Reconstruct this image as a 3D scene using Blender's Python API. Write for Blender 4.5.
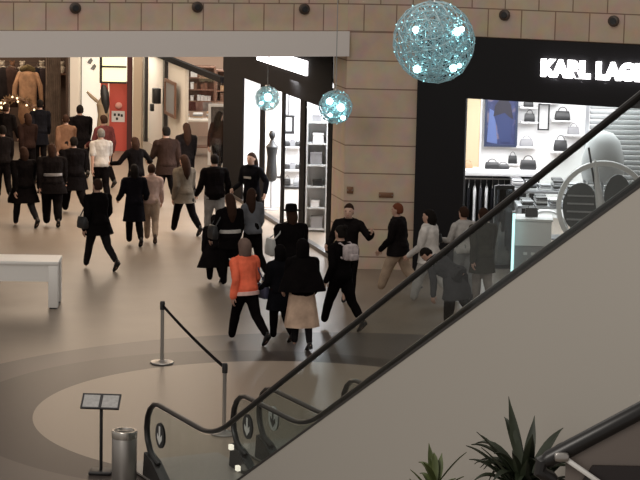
import bpy, bmesh, math, random
from mathutils import Vector, Matrix, noise
from math import sin, cos, pi, radians as R, atan, sqrt

random.seed(7)
for o in list(bpy.data.objects):
    bpy.data.objects.remove(o)
SC = bpy.context.scene
COL = SC.collection

# ------------------------------------------------------------------ camera
F, H, HOR, ROLL = 2100.0, 6.7, -92.0, R(1.2)
_p = atan((240 - HOR) / F)
_fw = Vector((0, cos(_p), -sin(_p))); _dn = Vector((0, -sin(_p), -cos(_p))); _rt = Vector((1, 0, 0))
RT = _rt * cos(ROLL) - _dn * sin(ROLL)
DN = _dn * cos(ROLL) + _rt * sin(ROLL)
cam_d = bpy.data.cameras.new('camera'); cam = bpy.data.objects.new('camera', cam_d); COL.objects.link(cam)
cam_d.sensor_width = 36; cam_d.lens = F / 640 * 36; cam_d.clip_end = 300; cam_d.clip_start = .1
m = Matrix.Identity(4)
for i, a in enumerate((RT, -DN, -_fw)):
    m.col[i][:3] = a
m.translation = (0, 0, H)
cam.matrix_world = m
SC.camera = cam

# ------------------------------------------------------------------ world, lights, exposure
w = bpy.data.worlds.new('world'); SC.world = w; w.use_nodes = True
w.node_tree.nodes['Background'].inputs[0].default_value = (1.0, .93, .86, 1)
w.node_tree.nodes['Background'].inputs[1].default_value = .36
SC.view_settings.view_transform = 'Standard'; SC.view_settings.look = 'None'
SC.view_settings.gamma = 1; SC.view_settings.use_curve_mapping = False
SC.view_settings.exposure = 0.0

def area(name, loc, size, power, col=(1, 1, 1), rot=(0, 0, 0)):
    d = bpy.data.lights.new(name, 'AREA'); d.shape = 'RECTANGLE'; d.size, d.size_y = size
    d.energy = power; d.color = col
    o = bpy.data.objects.new(name, d); COL.objects.link(o); o.location = loc; o.rotation_euler = rot
    return o
area('atrium_light', (-2, 27, 13), (9, 12), 330, (1, .93, .84))
area('front_fill', (-9, 6, 12), (8, 5), 1260, (1, .93, .85), (R(52), 0, R(-22)))  # unseen fill from the camera side, added to brighten upright surfaces
area('concourse_light', (-4.6, 46.5, 3.85), (5, 11), 620, (1, .78, .58), (0, 0, R(14)))
area('corridor_light', (-5.4, 54, 3.7), (4, 6), 170, (1, .85, .68))
area('dim_shop_light', (-9.2, 56.9, 3.6), (3, 1.5), 90, (1, .8, .6))
area('red_shop_light', (-5.8, 59.3, 3.2), (2, 2), 110, (1, .93, .82))
area('panel_shop_light', (-2.2, 57, 3.5), (2.4, 6), 190, (1, .93, .85))
area('white_shop_light', (0.1, 45.6, 3.2), (1.6, 6), 850, (.93, .96, 1))
area('fashion_shop_light', (4.7, 42.6, 3.36), (3.6, 5), 460, (.97, .98, 1))

# ------------------------------------------------------------------ helpers
def ray(u, v):
    return (u - 320) * RT + (v - 240) * DN + F * _fw
def at_z(u, v, z=0.0):
    d = ray(u, v); return Vector((0, 0, H)) + d * ((z - H) / d.z)
def at_y(u, v, y):
    d = ray(u, v); return Vector((0, 0, H)) + d * (y / d.y)

MATS = {}
def mat(name, col, rough=.6, metal=0.0, bump=0.0, bscale=40, var=0.0, vscale=6, emit=0.0, spec=.5, ecol=None):
    if name in MATS: return MATS[name]
    mt = bpy.data.materials.new(name); mt.use_nodes = True; nt = mt.node_tree; b = nt.nodes['Principled BSDF']
    b.inputs['Base Color'].default_value = (*col, 1); b.inputs['Roughness'].default_value = rough
    b.inputs['Metallic'].default_value = metal; b.inputs['Specular IOR Level'].default_value = spec
    if emit:
        b.inputs['Emission Color'].default_value = (*(ecol or col), 1); b.inputs['Emission Strength'].default_value = emit
    if bump or var:
        tc = nt.nodes.new('ShaderNodeTexCoord')
    if bump:
        n = nt.nodes.new('ShaderNodeTexNoise'); n.inputs['Scale'].default_value = bscale; n.inputs['Detail'].default_value = 3
        bp = nt.nodes.new('ShaderNodeBump'); bp.inputs['Strength'].default_value = bump; bp.inputs['Distance'].default_value = .02
        nt.links.new(tc.outputs['Object'], n.inputs['Vector']); nt.links.new(n.outputs['Fac'], bp.inputs['Height'])
        nt.links.new(bp.outputs['Normal'], b.inputs['Normal'])
    if var:
        n = nt.nodes.new('ShaderNodeTexNoise'); n.inputs['Scale'].default_value = vscale; n.inputs['Detail'].default_value = 4
        rp = nt.nodes.new('ShaderNodeValToRGB')
        rp.color_ramp.elements[0].position = .3; rp.color_ramp.elements[1].position = .7
        rp.color_ramp.elements[0].color = (*[c * (1 - var) for c in col], 1)
        rp.color_ramp.elements[1].color = (*[min(1, c * (1 + var)) for c in col], 1)
        nt.links.new(tc.outputs['Object'], n.inputs['Vector']); nt.links.new(n.outputs['Fac'], rp.inputs['Fac'])
        nt.links.new(rp.outputs['Color'], b.inputs['Base Color'])
    MATS[name] = mt
    return mt
def cloth(name, col, var=.25):
    return mat('cloth_' + name, col, rough=.9, bump=.5, bscale=14, var=var, vscale=5, spec=.03)
def glass_mat(name, tint=(1, 1, 1), refl=.08, keep=.9):
    if name in MATS: return MATS[name]
    mt = bpy.data.materials.new(name); mt.use_nodes = True; nt = mt.node_tree; nt.nodes.clear()
    out = nt.nodes.new('ShaderNodeOutputMaterial'); mx = nt.nodes.new('ShaderNodeMixShader')
    tr = nt.nodes.new('ShaderNodeBsdfTransparent'); gl = nt.nodes.new('ShaderNodeBsdfGlossy')
    tr.inputs[0].default_value = (*[t * keep for t in tint], 1); gl.inputs['Roughness'].default_value = .05
    mx.inputs[0].default_value = refl
    nt.links.new(tr.outputs[0], mx.inputs[1]); nt.links.new(gl.outputs[0], mx.inputs[2]); nt.links.new(mx.outputs[0], out.inputs[0])
    MATS[name] = mt
    return mt

class MB:
    """collects shapes for ONE mesh"""
    def __init__(s): s.v = []; s.f = []; s.mi = []; s.cur = 0
    def add(s, vs, fs):
        k = len(s.v); s.v += [tuple(x) for x in vs]; s.f += [tuple(i + k for i in f) for f in fs]; s.mi += [s.cur] * len(fs); return s
    def loft(s, rings, closed=True):
        n = len(rings[0]); vs = [p for r in rings for p in r]; fs = []
        for i in range(len(rings) - 1):
            for j in range(n):
                a, b = i * n + j, i * n + (j + 1) % n
                fs.append((a, b, b + n, a + n))
        if closed:
            fs.append(tuple(reversed(range(n)))); fs.append(tuple((len(rings) - 1) * n + j for j in range(n)))
        return s.add(vs, fs)
    def tube(s, path, rad, n=8, round_ends=True, up=None, sq=1.0):
        P = [Vector(p) for p in path]
        if not isinstance(rad, (list, tuple)): rad = [rad] * len(P)
        rad = list(rad)
        if round_ends:
            d0 = (P[0] - P[1]).normalized(); d1 = (P[-1] - P[-2]).normalized(); r0, r1 = rad[0], rad[-1]
            P = [P[0] + d0 * r0, P[0] + d0 * r0 * .7] + P + [P[-1] + d1 * r1 * .7, P[-1] + d1 * r1]
            rad = [r0 * .15, r0 * .72] + rad + [r1 * .72, r1 * .15]
        t = (P[1] - P[0]).normalized()
        u = Vector(up) if up else (Vector((0, 0, 1)) if abs(t.z) < .9 else Vector((1, 0, 0)))
        rings = []
        for i, p in enumerate(P):
            a = P[max(0, i - 1)]; b = P[min(len(P) - 1, i + 1)]
            t = (b - a).normalized(); u = (u - t * u.dot(t))
            if u.length < 1e-6: u = t.orthogonal()
            u.normalize(); w_ = t.cross(u)
            rings.append([p + (u * cos(2 * pi * k / n) * sq + w_ * sin(2 * pi * k / n)) * rad[i] for k in range(n)])
        return s.loft(rings)
    def box(s, c, d, rz=0.0, bev=0.0):
        c = Vector(c); x, y, z = d[0] / 2, d[1] / 2, d[2] / 2
        rm = Matrix.Rotation(rz, 3, 'Z')
        if bev <= 0:
            vs = [c + rm @ Vector((sx * x, sy * y, sz * z)) for sz in (-1, 1) for sx, sy in ((-1, -1), (1, -1), (1, 1), (-1, 1))]
            return s.add(vs, [(3, 2, 1, 0), (4, 5, 6, 7), (0, 1, 5, 4), (1, 2, 6, 5), (2, 3, 7, 6), (3, 0, 4, 7)])
        rings = []
        for zz, ins in ((-z, bev), (-z + bev * .3, bev * .3), (-z + bev, 0), (z - bev, 0), (z - bev * .3, bev * .3), (z, bev)):
            a, b = x - ins, y - ins; q = min(bev, a * .9, b * .9); r = []
            for sx, sy, st in ((1, 1, 0), (-1, 1, 1), (-1, -1, 2), (1, -1, 3)):
                for k in (0, .5, 1):
                    an = (st + k) * pi / 2
                    r.append(c + rm @ Vector((sx * (a - q) + q * cos(an), sy * (b - q) + q * sin(an), zz)))
            rings.append(r)
        return s.loft(rings)
    def lathe(s, prof, n=24, c=(0, 0, 0)):
        c = Vector(c)
        return s.loft([[c + Vector((r * cos(2 * pi * k / n), r * sin(2 * pi * k / n), z)) for k in range(n)] for r, z in prof])
    def ball(s, c, r, n=10, m_=6, rot=None):
        c = Vector(c); r = Vector(r) if not isinstance(r, (int, float)) else Vector((r, r, r)); rings = []
        for i in range(m_ + 1):
            th = -pi / 2 + pi * (i if 0 < i < m_ else (i + (.12 if i == 0 else -.12))) / m_
            ring = [Vector((r.x * cos(th) * cos(2 * pi * k / n), r.y * cos(th) * sin(2 * pi * k / n), r.z * sin(th))) for k in range(n)]
            if rot: ring = [rot @ p for p in ring]
            rings.append([c + p for p in ring])
        return s.loft(rings)
    def prism(s, pts, off):
        """polygon pts extruded by vector off"""
        n = len(pts); off = Vector(off); vs = [Vector(p) for p in pts] + [Vector(p) + off for p in pts]
        fs = [tuple(reversed(range(n))), tuple(range(n, 2 * n))] + [(i, (i + 1) % n, (i + 1) % n + n, i + n) for i in range(n)]
        return s.add(vs, fs)
    def build(s, name, mats, parent=None, loc=None, rz=None, smooth=True):
        me = bpy.data.meshes.new(name); me.from_pydata(s.v, [], s.f)
        if not isinstance(mats, (list, tuple)): mats = [mats]
        for q in mats: me.materials.append(q)
        for i, pl in enumerate(me.polygons): pl.material_index = s.mi[i]
        bm = bmesh.new(); bm.from_mesh(me); bmesh.ops.recalc_face_normals(bm, faces=bm.faces); bm.to_mesh(me); bm.free()
        if smooth:
            for pl in me.polygons: pl.use_smooth = True
            try: me.set_sharp_from_angle(angle=R(35))
            except Exception: pass
        o = bpy.data.objects.new(name, me); COL.objects.link(o)
        if parent is not None: o.parent = parent
        if loc is not None: o.location = loc
        if rz is not None: o.rotation_euler = (0, 0, rz)
        return o

FUSE = []
def fuse(o, vox=.015, it=3, fold=0.0):
    """fuse overlapping closed shapes of one mesh into one continuous surface (done for all of them in finish_fuse)"""
    md = o.modifiers.new('remesh', 'REMESH'); md.mode = 'VOXEL'; md.voxel_size = vox; md.use_smooth_shade = True
    sm = o.modifiers.new('smooth', 'SMOOTH'); sm.factor = .5; sm.iterations = it
    FUSE.append([o, fold, None])
    return o
def finish_fuse():
    dg = bpy.context.evaluated_depsgraph_get(); dg.update()
    res = [bpy.data.meshes.new_from_object(e[0].evaluated_get(dg)) for e in FUSE]
    for (o, fold, extra), me in zip(FUSE, res):
        old = o.data; o.modifiers.clear(); me.materials.clear()
        for q in old.materials: me.materials.append(q)
        if fold:
            sd = random.random() * 50
            nv = len(me.vertices); nb = [0.0] * (nv * 3); me.vertex_normals.foreach_get('vector', nb)
            cb = [0.0] * (nv * 3); me.vertices.foreach_get('co', cb)
            for i in range(nv):
                p = Vector(cb[3 * i:3 * i + 3]); k = noise.noise(Vector((p.x * 9 + sd, p.y * 9, p.z * 4.5))) + .5 * noise.noise(Vector((p.x * 22, p.y * 22 + sd, p.z * 10)))
                for c in range(3): cb[3 * i + c] += nb[3 * i + c] * k * fold
            me.vertices.foreach_set('co', cb)
        if extra is not None:                                     # hands, eyes and lips join the same body mesh
            bm = bmesh.new(); bm.from_mesh(me); bm.from_mesh(extra.data); bm.to_mesh(me); bm.free()
            for q in list(extra.data.materials)[1:]: me.materials.append(q)
            bpy.data.objects.remove(extra)
        for pl in me.polygons: pl.use_smooth = True
        nm = old.name; o.data = me; bpy.data.meshes.remove(old); me.name = nm

def tag(o, label, cat, group=None, kind=None):
    o['label'] = label; o['category'] = cat
    if group: o['group'] = group
    if kind: o['kind'] = kind
    return o
def thing(name, label, cat, loc=(0, 0, 0), rz=0.0, group=None):
    o = bpy.data.objects.new(name, None); o.empty_display_size = .1; COL.objects.link(o)
    o.location = loc; o.rotation_euler = (0, 0, rz)
    return tag(o, label, cat, group)
def struct(o):
    o['kind'] = 'structure'; return o
def set_label(o, l): o['label'] = l; return o
def V(*a): return Vector(a)

# ------------------------------------------------------------------ materials
M_black = mat('matte_black', (.012, .011, .012), rough=.45)
M_portal = mat('portal_black', (.006, .0055, .007), rough=.5, spec=.25)
M_dark = mat('dark_bronze', (.022, .018, .017), rough=.4)
M_white = mat('white_paint', (.78, .77, .75), rough=.5)
M_wall = mat('white_wall', (.82, .82, .82), rough=.6)
M_cream = mat('cream_panel', (.82, .76, .68), rough=.55)
M_steel = mat('brushed_steel', (.42, .40, .38), rough=.32, metal=.9)
M_rubber = mat('handrail_rubber', (.012, .011, .011), rough=.35)
M_skin = [mat('skin_%d' % i, c, rough=.55) for i, c in enumerate(((.45, .27, .2), (.3, .17, .11), (.13, .065, .04), (.52, .33, .25)))]
M_eye = mat('eye_dark', (.02, .015, .012), rough=.2)
M_lip = mat('lip', (.3, .1, .09), rough=.5)
M_lit = mat('lit_sign_white', (1, 1, 1), emit=5.0, ecol=(1, .97, .98))
M_glass = glass_mat('balustrade_glass', (.97, 1, .99), refl=.05, keep=.88)
M_shopglass = glass_mat('shop_glass', (1, 1, 1), refl=.03, keep=.96)

def block_mat(name, bw, bh, ox=0.0, oz=0.0, offset=.5, along='X'):
    mt = bpy.data.materials.new(name); mt.use_nodes = True; nt = mt.node_tree; b = nt.nodes['Principled BSDF']
    tc = nt.nodes.new('ShaderNodeTexCoord'); sp = nt.nodes.new('ShaderNodeSeparateXYZ'); cb = nt.nodes.new('ShaderNodeCombineXYZ')
    br = nt.nodes.new('ShaderNodeTexBrick'); br.offset = offset
    br.inputs['Scale'].default_value = 1; br.inputs['Brick Width'].default_value = bw; br.inputs['Row Height'].default_value = bh
    br.inputs['Mortar Size'].default_value = .012; br.inputs['Mortar Smooth'].default_value = .3
    br.inputs['Color1'].default_value = (.5, .385, .295, 1); br.inputs['Color2'].default_value = (.56, .435, .335, 1)
    br.inputs['Mortar'].default_value = (.25, .17, .125, 1)
    L = nt.links.new
    L(tc.outputs['Object'], sp.inputs[0])
    ax = nt.nodes.new('ShaderNodeMath'); ax.inputs[1].default_value = ox; L(sp.outputs['X'], ax.inputs[0])
    az = nt.nodes.new('ShaderNodeMath'); az.inputs[1].default_value = oz; L(sp.outputs['Z'], az.inputs[0])
    L(ax.outputs[0], cb.inputs[0]); L(az.outputs[0], cb.inputs[1]); L(cb.outputs[0], br.inputs['Vector'])
    nz = nt.nodes.new('ShaderNodeTexNoise'); nz.inputs['Scale'].default_value = 3.5; nz.inputs['Detail'].default_value = 5
    L(tc.outputs['Object'], nz.inputs['Vector'])
    mx = nt.nodes.new('ShaderNodeMixRGB'); mx.blend_type = 'OVERLAY'; mx.inputs[0].default_value = .25
    L(br.outputs['Color'], mx.inputs[1]); L(nz.outputs['Color'], mx.inputs[2]); L(mx.outputs[0], b.inputs['Base Color'])
    bp = nt.nodes.new('ShaderNodeBump'); bp.inputs['Strength'].default_value = .6; bp.inputs['Distance'].default_value = .02; bp.invert = True
    L(br.outputs['Fac'], bp.inputs['Height']); L(bp.outputs['Normal'], b.inputs['Normal'])
    b.inputs['Roughness'].default_value = .75; b.inputs['Specular IOR Level'].default_value = .2
    return mt

def floor_mat():
    mt = bpy.data.materials.new('polished_floor_tile'); mt.use_nodes = True; nt = mt.node_tree; b = nt.nodes['Principled BSDF']; L = nt.links.new
    tc = nt.nodes.new('ShaderNodeTexCoord')
    def inside(cx, cy, r):
        sb = nt.nodes.new('ShaderNodeVectorMath'); sb.operation = 'SUBTRACT'; sb.inputs[1].default_value = (cx, cy, 0); L(tc.outputs['Object'], sb.inputs[0])
        ln = nt.nodes.new('ShaderNodeVectorMath'); ln.operation = 'LENGTH'; L(sb.outputs[0], ln.inputs[0])
        lt = nt.nodes.new('ShaderNodeMath'); lt.operation = 'LESS_THAN'; lt.inputs[1].default_value = r; L(ln.outputs['Value'], lt.inputs[0])
        return lt.outputs[0]
    nz = nt.nodes.new('ShaderNodeTexNoise'); nz.inputs['Scale'].default_value = 1.3; nz.inputs['Detail'].default_value = 6; L(tc.outputs['Object'], nz.inputs['Vector'])
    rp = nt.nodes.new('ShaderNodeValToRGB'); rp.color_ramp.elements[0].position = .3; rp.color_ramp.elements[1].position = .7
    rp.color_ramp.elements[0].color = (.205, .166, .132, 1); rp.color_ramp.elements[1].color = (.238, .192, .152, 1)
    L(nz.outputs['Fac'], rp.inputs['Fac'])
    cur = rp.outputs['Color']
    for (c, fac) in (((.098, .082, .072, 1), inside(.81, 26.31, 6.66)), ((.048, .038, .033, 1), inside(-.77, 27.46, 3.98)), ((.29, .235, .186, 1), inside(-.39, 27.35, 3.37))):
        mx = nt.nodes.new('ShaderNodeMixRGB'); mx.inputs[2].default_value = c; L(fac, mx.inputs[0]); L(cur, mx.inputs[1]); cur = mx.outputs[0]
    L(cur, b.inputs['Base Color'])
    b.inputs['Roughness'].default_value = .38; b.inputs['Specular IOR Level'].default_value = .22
    return mt

# ------------------------------------------------------------------ setting: floor, walls
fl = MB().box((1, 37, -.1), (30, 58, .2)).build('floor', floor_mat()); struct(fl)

def wall_between(name, a, b, z0, z1, th, material, kindname=True):
    """upright slab from ground point a to b; object X runs along it, front face at local y=0, depth th behind"""
    a = Vector((a[0], a[1])); b = Vector((b[0], b[1])); L_ = (b - a).length; an = math.atan2(b.y - a.y, b.x - a.x)
    o = MB().box((L_ / 2, th / 2, (z0 + z1) / 2), (L_, th, z1 - z0)).build(name, material, None, (a.x, a.y, 0), an, smooth=False)
    return struct(o)
B_blocks = block_mat('stone_blocks', .575, .50, .17, -4.46, .5)
B_pier = block_mat('stone_pier_blocks', 9.0, .527, 1.6, -4.46 + .015, .5)
SL0, SL1 = V(-11.0, 35.05, 0), V(.43, 39.0, 0)        # line of the upper stone wall and its slab over the left shops
wall_between('wall_upper', SL0, SL1, 4.46, 7.6, .8, B_blocks)
P0, P1 = V(.43, 39.0, 0), V(1.75, 39.0, 0)
wall_between('wall_pier', P0, P1, 0, 4.46, 1.2, B_pier)
wall_between('wall_pier_top', P0, P1, 4.46, 7.6, .8, block_mat('stone_pier_top_blocks', .6, .5, .0, -4.46, .5))
# chamfered return of the pier towards the corridor
wall_between('wall_pier_return', V(.2, 39.95, 0), P0, 0, 4.46, .5, B_pier)
K0 = V(1.75, 39.0, 0); KE = V(8.3, 36.05, 0)
wall_between('wall_right', K0, KE, 4.43, 7.6, .8, block_mat('stone_blocks_right', .64, .52, .25, -4.43, .5))
# pale slab (bulkhead) over the left shops, its soffit is the ceiling of the concourse
s_dir = (SL1 - SL0).normalized(); s_n = V(-s_dir.y, s_dir.x, 0)
a0 = SL0 - s_n * .12; a1 = SL1 - s_n * .12
M_slab = mat('slab_paint', (.7, .65, .62), rough=.6)
struct(MB().prism([(a0.x, a0.y, 4.0), (a1.x, a1.y, 4.0), (a1.x, a1.y, 4.46), (a0.x, a0.y, 4.46)], s_n * 1.0).build('trim_1', M_slab, smooth=False))
struct(MB().prism([(-13, 36, 4.02), (.2, 40, 4.02), (.2, 62, 4.02), (-13, 62, 4.02)], (0, 0, .3)).build('ceiling', mat('ceiling_paint', (.6, .56, .5)), smooth=False))
# back and side walls of the concourse
wall_between('wall_back', V(-13, 63, 0), V(3, 63, 0), 0, 4.02, .3, mat('back_wall_brown', (.22, .13, .09), var=.3, vscale=2))
wall_between('wall_left', V(-11.5, 42, 0), V(-11.5, 63, 0), 0, 4.02, -.3, mat('left_wall_brown', (.12, .08, .06)))

# corridor wall line (shop fronts on the right of the corridor)
W0 = V(.2, 39.95, 0); WD = V(-.258, .966, 0).normalized(); WN = V(WD.y, -WD.x, 0)       # WN points into the shops
def w_s(u):                       # distance along the corridor front where image column u meets it
    d = ray(u, 150); k = d.x / d.y
    return (k * W0.y - W0.x) / (WD.x - k * WD.y)
def w_pt(s, dn=0.0, z=0.0): q = W0 + WD * s + WN * dn; return V(q.x, q.y, z)
W_AN = math.atan2(WD.y, WD.x)
def wbox(mb, s0, s1, z0, z1, n0, n1):
    c = w_pt((s0 + s1) / 2, (n0 + n1) / 2, (z0 + z1) / 2)
    return mb.box(c, (abs(s1 - s0), abs(n1 - n0), z1 - z0), W_AN)

# ------------------------------------------------------------------ white shop with angled front
sA = 0.0; sB = w_s(222)
t = thing('storefront', 'black framed glass shop front angled beside the stone pier, under a white lit sign', 'shop front', w_pt(sB / 2), 0)
mb = MB(); wbox(mb, sA + .14, sB, 2.87, 3.28, 0, .12); wbox(mb, sA + .14, sB, 3.28, 3.99, 0, .02)
def kid(mb, name, material, root, **k):
    o = mb.build(name, material, None, **k); o.parent = root; o.matrix_parent_inverse = Matrix.Translation(-root.location); return o
kid(mb, 'header', mat('header_dark', (.006, .005, .0055), rough=.85, spec=.1), t, smooth=False)
for ua, ub in ((222, 241), (258.5, 262.5), (280, 282.5), (298.5, 303.5), (326.5, 332.5)):
    mb = MB(); wbox(mb, max(.14, w_s(ub)), w_s(ua), 0, 2.87, .02, .06); kid(mb, 'post', MATS['header_dark'], t, smooth=False)
mb = MB(); wbox(mb, .14, sB, 0, .08, .0, .12); kid(mb, 'sill', M_dark, t, smooth=False)
for ua, ub in ((263, 279.5), (283, 298), (304, 326)):
    mb = MB(); wbox(mb, w_s(ub), w_s(ua), .08, 2.87, .03, .042); kid(mb, 'glass_pane', M_shopglass, t, smooth=False)
# lit sign: a row of merged letters too bright to read
sg = thing('lit_shop_sign', 'overexposed white lit lettering on the dark shop header above the angled front', 'sign', w_pt(2.8, -.05, 3.4))
mb = MB(); s = w_s(306.5); e = w_s(257.5)
wbox(mb, s, e, 3.39, 3.68, -.05, -.005); kid(mb, 'lit_letters', M_lit, sg, smooth=False)
n_l = 9
for i in (6,):
    q = s + (e - s) * (i + .4) / n_l; mb = MB(); wbox(mb, q, q + .07, 3.5, 3.69, -.055, -.045); kid(mb, 'letter_gap', M_dark, sg, smooth=False)
# interior
wall_between('wall_shop_back', V(-1.9, 50.2, 0), V(2.0, 50.2, 0), 0, 4.0, .2, M_wall)
wall_between('wall_shop_side', V(1.25, 40.3, 0), V(1.25, 50.2, 0), 0, 4.0, -.15, M_wall)
struct(MB().prism([(0.35, 40.5, 3.3), (1.3, 40.5, 3.3), (1.3, 50.2, 3.3), (-1.9, 50.2, 3.3)], (0, 0, .1)).build('ceiling_shop', M_wall, smooth=False))
lb = MB(); q = w_pt(w_s(247.5), .55); lb.box((q.x, q.y, 1.42), (.42, .06, 2.84))
tag(lb.build('entrance_board', mat('warm_white_panel', (.85, .8, .72)), smooth=False), 'tall warm white panel just inside the black framed shop front, left end', 'panel')

# ------------------------------------------------------------------ fashion shop on the right (black portal)
kd = (KE - K0).normalized(); kn = V(-kd.y, kd.x, 0); K_AN = math.atan2(kd.y, kd.x)
def kbox(mb, s0, s1, z0, z1, n0, n1):
    c = K0 + kd * ((s0 + s1) / 2) + kn * ((n0 + n1) / 2); return mb.box((c.x, c.y, (z0 + z1) / 2), (s1 - s0, abs(n1 - n0), z1 - z0), K_AN)
portal = thing('shop_portal', 'wide black shop portal on the right with lit white lettering above its opening', 'shop front', K0)
kid(kbox(MB(), 0.03, 7.2, 3.3, 4.42, -.08, .3), 'header', M_portal, portal, smooth=False)
kid(kbox(MB(), .03, 1.0, 0, 3.3, -.08, .0), 'jamb', M_portal, portal, smooth=False)
kid(kbox(MB(), 6.2, 7.2, 0, 3.3, -.08, .5), 'jamb', M_portal, portal, smooth=False)
# lettering
sgn = thing('lit_shop_sign', 'white lit capital letters on the black portal header at right', 'sign', K0 + kd * 2.5)
def text_mesh(txt, size, depth, off):
    c = bpy.data.curves.new('lettering', 'FONT'); c.body = txt; c.size = size; c.extrude = depth; c.offset = off; c.space_character = 1.1
    o = bpy.data.objects.new('tmp', c); COL.objects.link(o); dg = bpy.context.evaluated_depsgraph_get(); dg.update()
    me = bpy.data.meshes.new_from_object(o.evaluated_get(dg)); bpy.data.objects.remove(o); return me
me = text_mesh('KARL LAGERFELD', .385, .03, .03); me.materials.append(M_lit)
wd = max(v.co.x for v in me.vertices)
for v in me.vertices:
    v.co.x *= 3.0 / wd
lo = bpy.data.objects.new('lettering', me); COL.objects.link(lo)
lp = K0 + kd * 2.44 - kn * .13
lo.matrix_world = Matrix.Translation((lp.x, lp.y, 3.81)) @ Matrix.Rotation(K_AN, 4, 'Z') @ Matrix.Rotation(pi / 2, 4, 'X')
mw = lo.matrix_world.copy(); lo.parent = sgn; lo.matrix_parent_inverse = Matrix.Translation(-sgn.location)
# interior shell
wall_between('wall_store_back', V(1.7, 46.2, 0), V(9.0, 46.2, 0), 0, 3.6, .2, M_wall)
wall_between('wall_store_left', V(2.2, 39.4, 0), V(2.2, 46.2, 0), 0, 3.6, .1, M_wall)
wall_between('wall_store_right', V(8.6, 36.5, 0), V(8.6, 46.2, 0), 0, 3.6, -.1, M_wall)
struct(MB().prism([(1.9, 39.5, 3.42), (8.6, 36.7, 3.42), (8.6, 46.2, 3.42), (1.9, 46.2, 3.42)], (0, 0, .12)).build('ceiling_store', M_wall, smooth=False))

# sconces on the stone wall
for i, (u, v, lab) in enumerate(((75, 8, 'leftmost of the dark round wall lights in the stone band'), (197, 7, 'dark round wall light in the stone band, second from left'),
                               (304, 9, 'dark round wall light in the stone band, nearest the stone pier'), (505, 15, 'dark round wall light in the stone above the black portal, left one'),
                               (614, 21, 'dark round wall light in the stone above the black portal, right one'))):
    if u < 340:
        d = ray(u, v); a, b, rz = SL0, SL1, math.atan2(s_dir.y, s_dir.x)
    else:
        d = ray(u, v); a, b, rz = K0, KE, K_AN
    e = b - a; k = d.x / d.y; s = (k * a.y - a.x) / (e.x - k * e.y); y = a.y + s * e.y
    q = at_y(u, v, y)
    t = thing('wall_light', lab, 'light', q, rz, 'round lights along the stone wall')
    def disc(r0, y0, y1, n=20):
        return MB().loft([[V(r * cos(2 * pi * k / n), yy, r * sin(2 * pi * k / n)) for k in range(n)] for r, yy in ((r0 * .8, y0), (r0, y0 + .01), (r0, y1))])
    disc(.1, -.06, .03).build('housing', mat('light_housing', (.05, .03, .02), rough=.4), t)
    disc(.06, -.075, -.05).build('lens', M_black, t)
# ------------------------------------------------------------------ escalators
PH = R(27); ED = V(sin(PH), -cos(PH), 0); EA = V(cos(PH), sin(PH), 0)     # ED: up the run, EA: across to the right
SLP = math.tan(R(30))
BH = .4                                                                   # half length of the bend into the incline
E_O = at_z(229, 424, .95 + SLP * BH) - ED * BH; E_O.z = 0
def ep(a, r, z): q = E_O + EA * a + ED * r; return V(q.x, q.y, z)
NEW = -1.93                                                               # end of the newel before the incline
def rail_path(a):
    P = []
    cz, rd = .6, .35; cx = NEW + rd
    for k in range(9):
        an = pi * 1.5 - pi * k / 8 * 1.0 - 0.0
        # from underside, round the nose, to the top
        ang = -pi / 2 - pi * k / 8
        P.append(ep(a, cx + rd * cos(ang), cz + rd * sin(ang)))
    P.append(ep(a, -BH, .95))
    for k in range(1, 6):                                                # smooth bend into the incline
        r = -BH + 2 * BH * k / 6; P.append(ep(a, r, .95 + SLP * ((r + BH) ** 2) / (4 * BH)))
    P.append(ep(a, BH, .95 + SLP * BH)); P.append(ep(a, 5, .95 + SLP * 5)); P.append(ep(a, 9.6, .95 + SLP * 9.6))
    return P
def top_z(r): return .95 if r < -BH else (.95 + SLP * ((r + BH) ** 2) / (4 * BH) if r < BH else .95 + SLP * r)
def deck_z(r): return .06 if r < -.95 else (.06 + (top_z(r) - .95) + .115 * min(1, (r + .95) / .95))
M_clad = mat('escalator_cladding', (.4, .377, .34), rough=.55, spec=.3)
M_plate = mat('landing_plate', (.3, .275, .25), rough=.45)
M_step = mat('step_metal', (.09, .085, .08), rough=.45, metal=.6)
M_skirt = mat('skirt_dark', (.03, .027, .026), rough=.4)
M_stick = mat('sticker_dark', (.035, .035, .035)); M_stw = mat('sticker_white', (.75, .75, .72))
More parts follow.
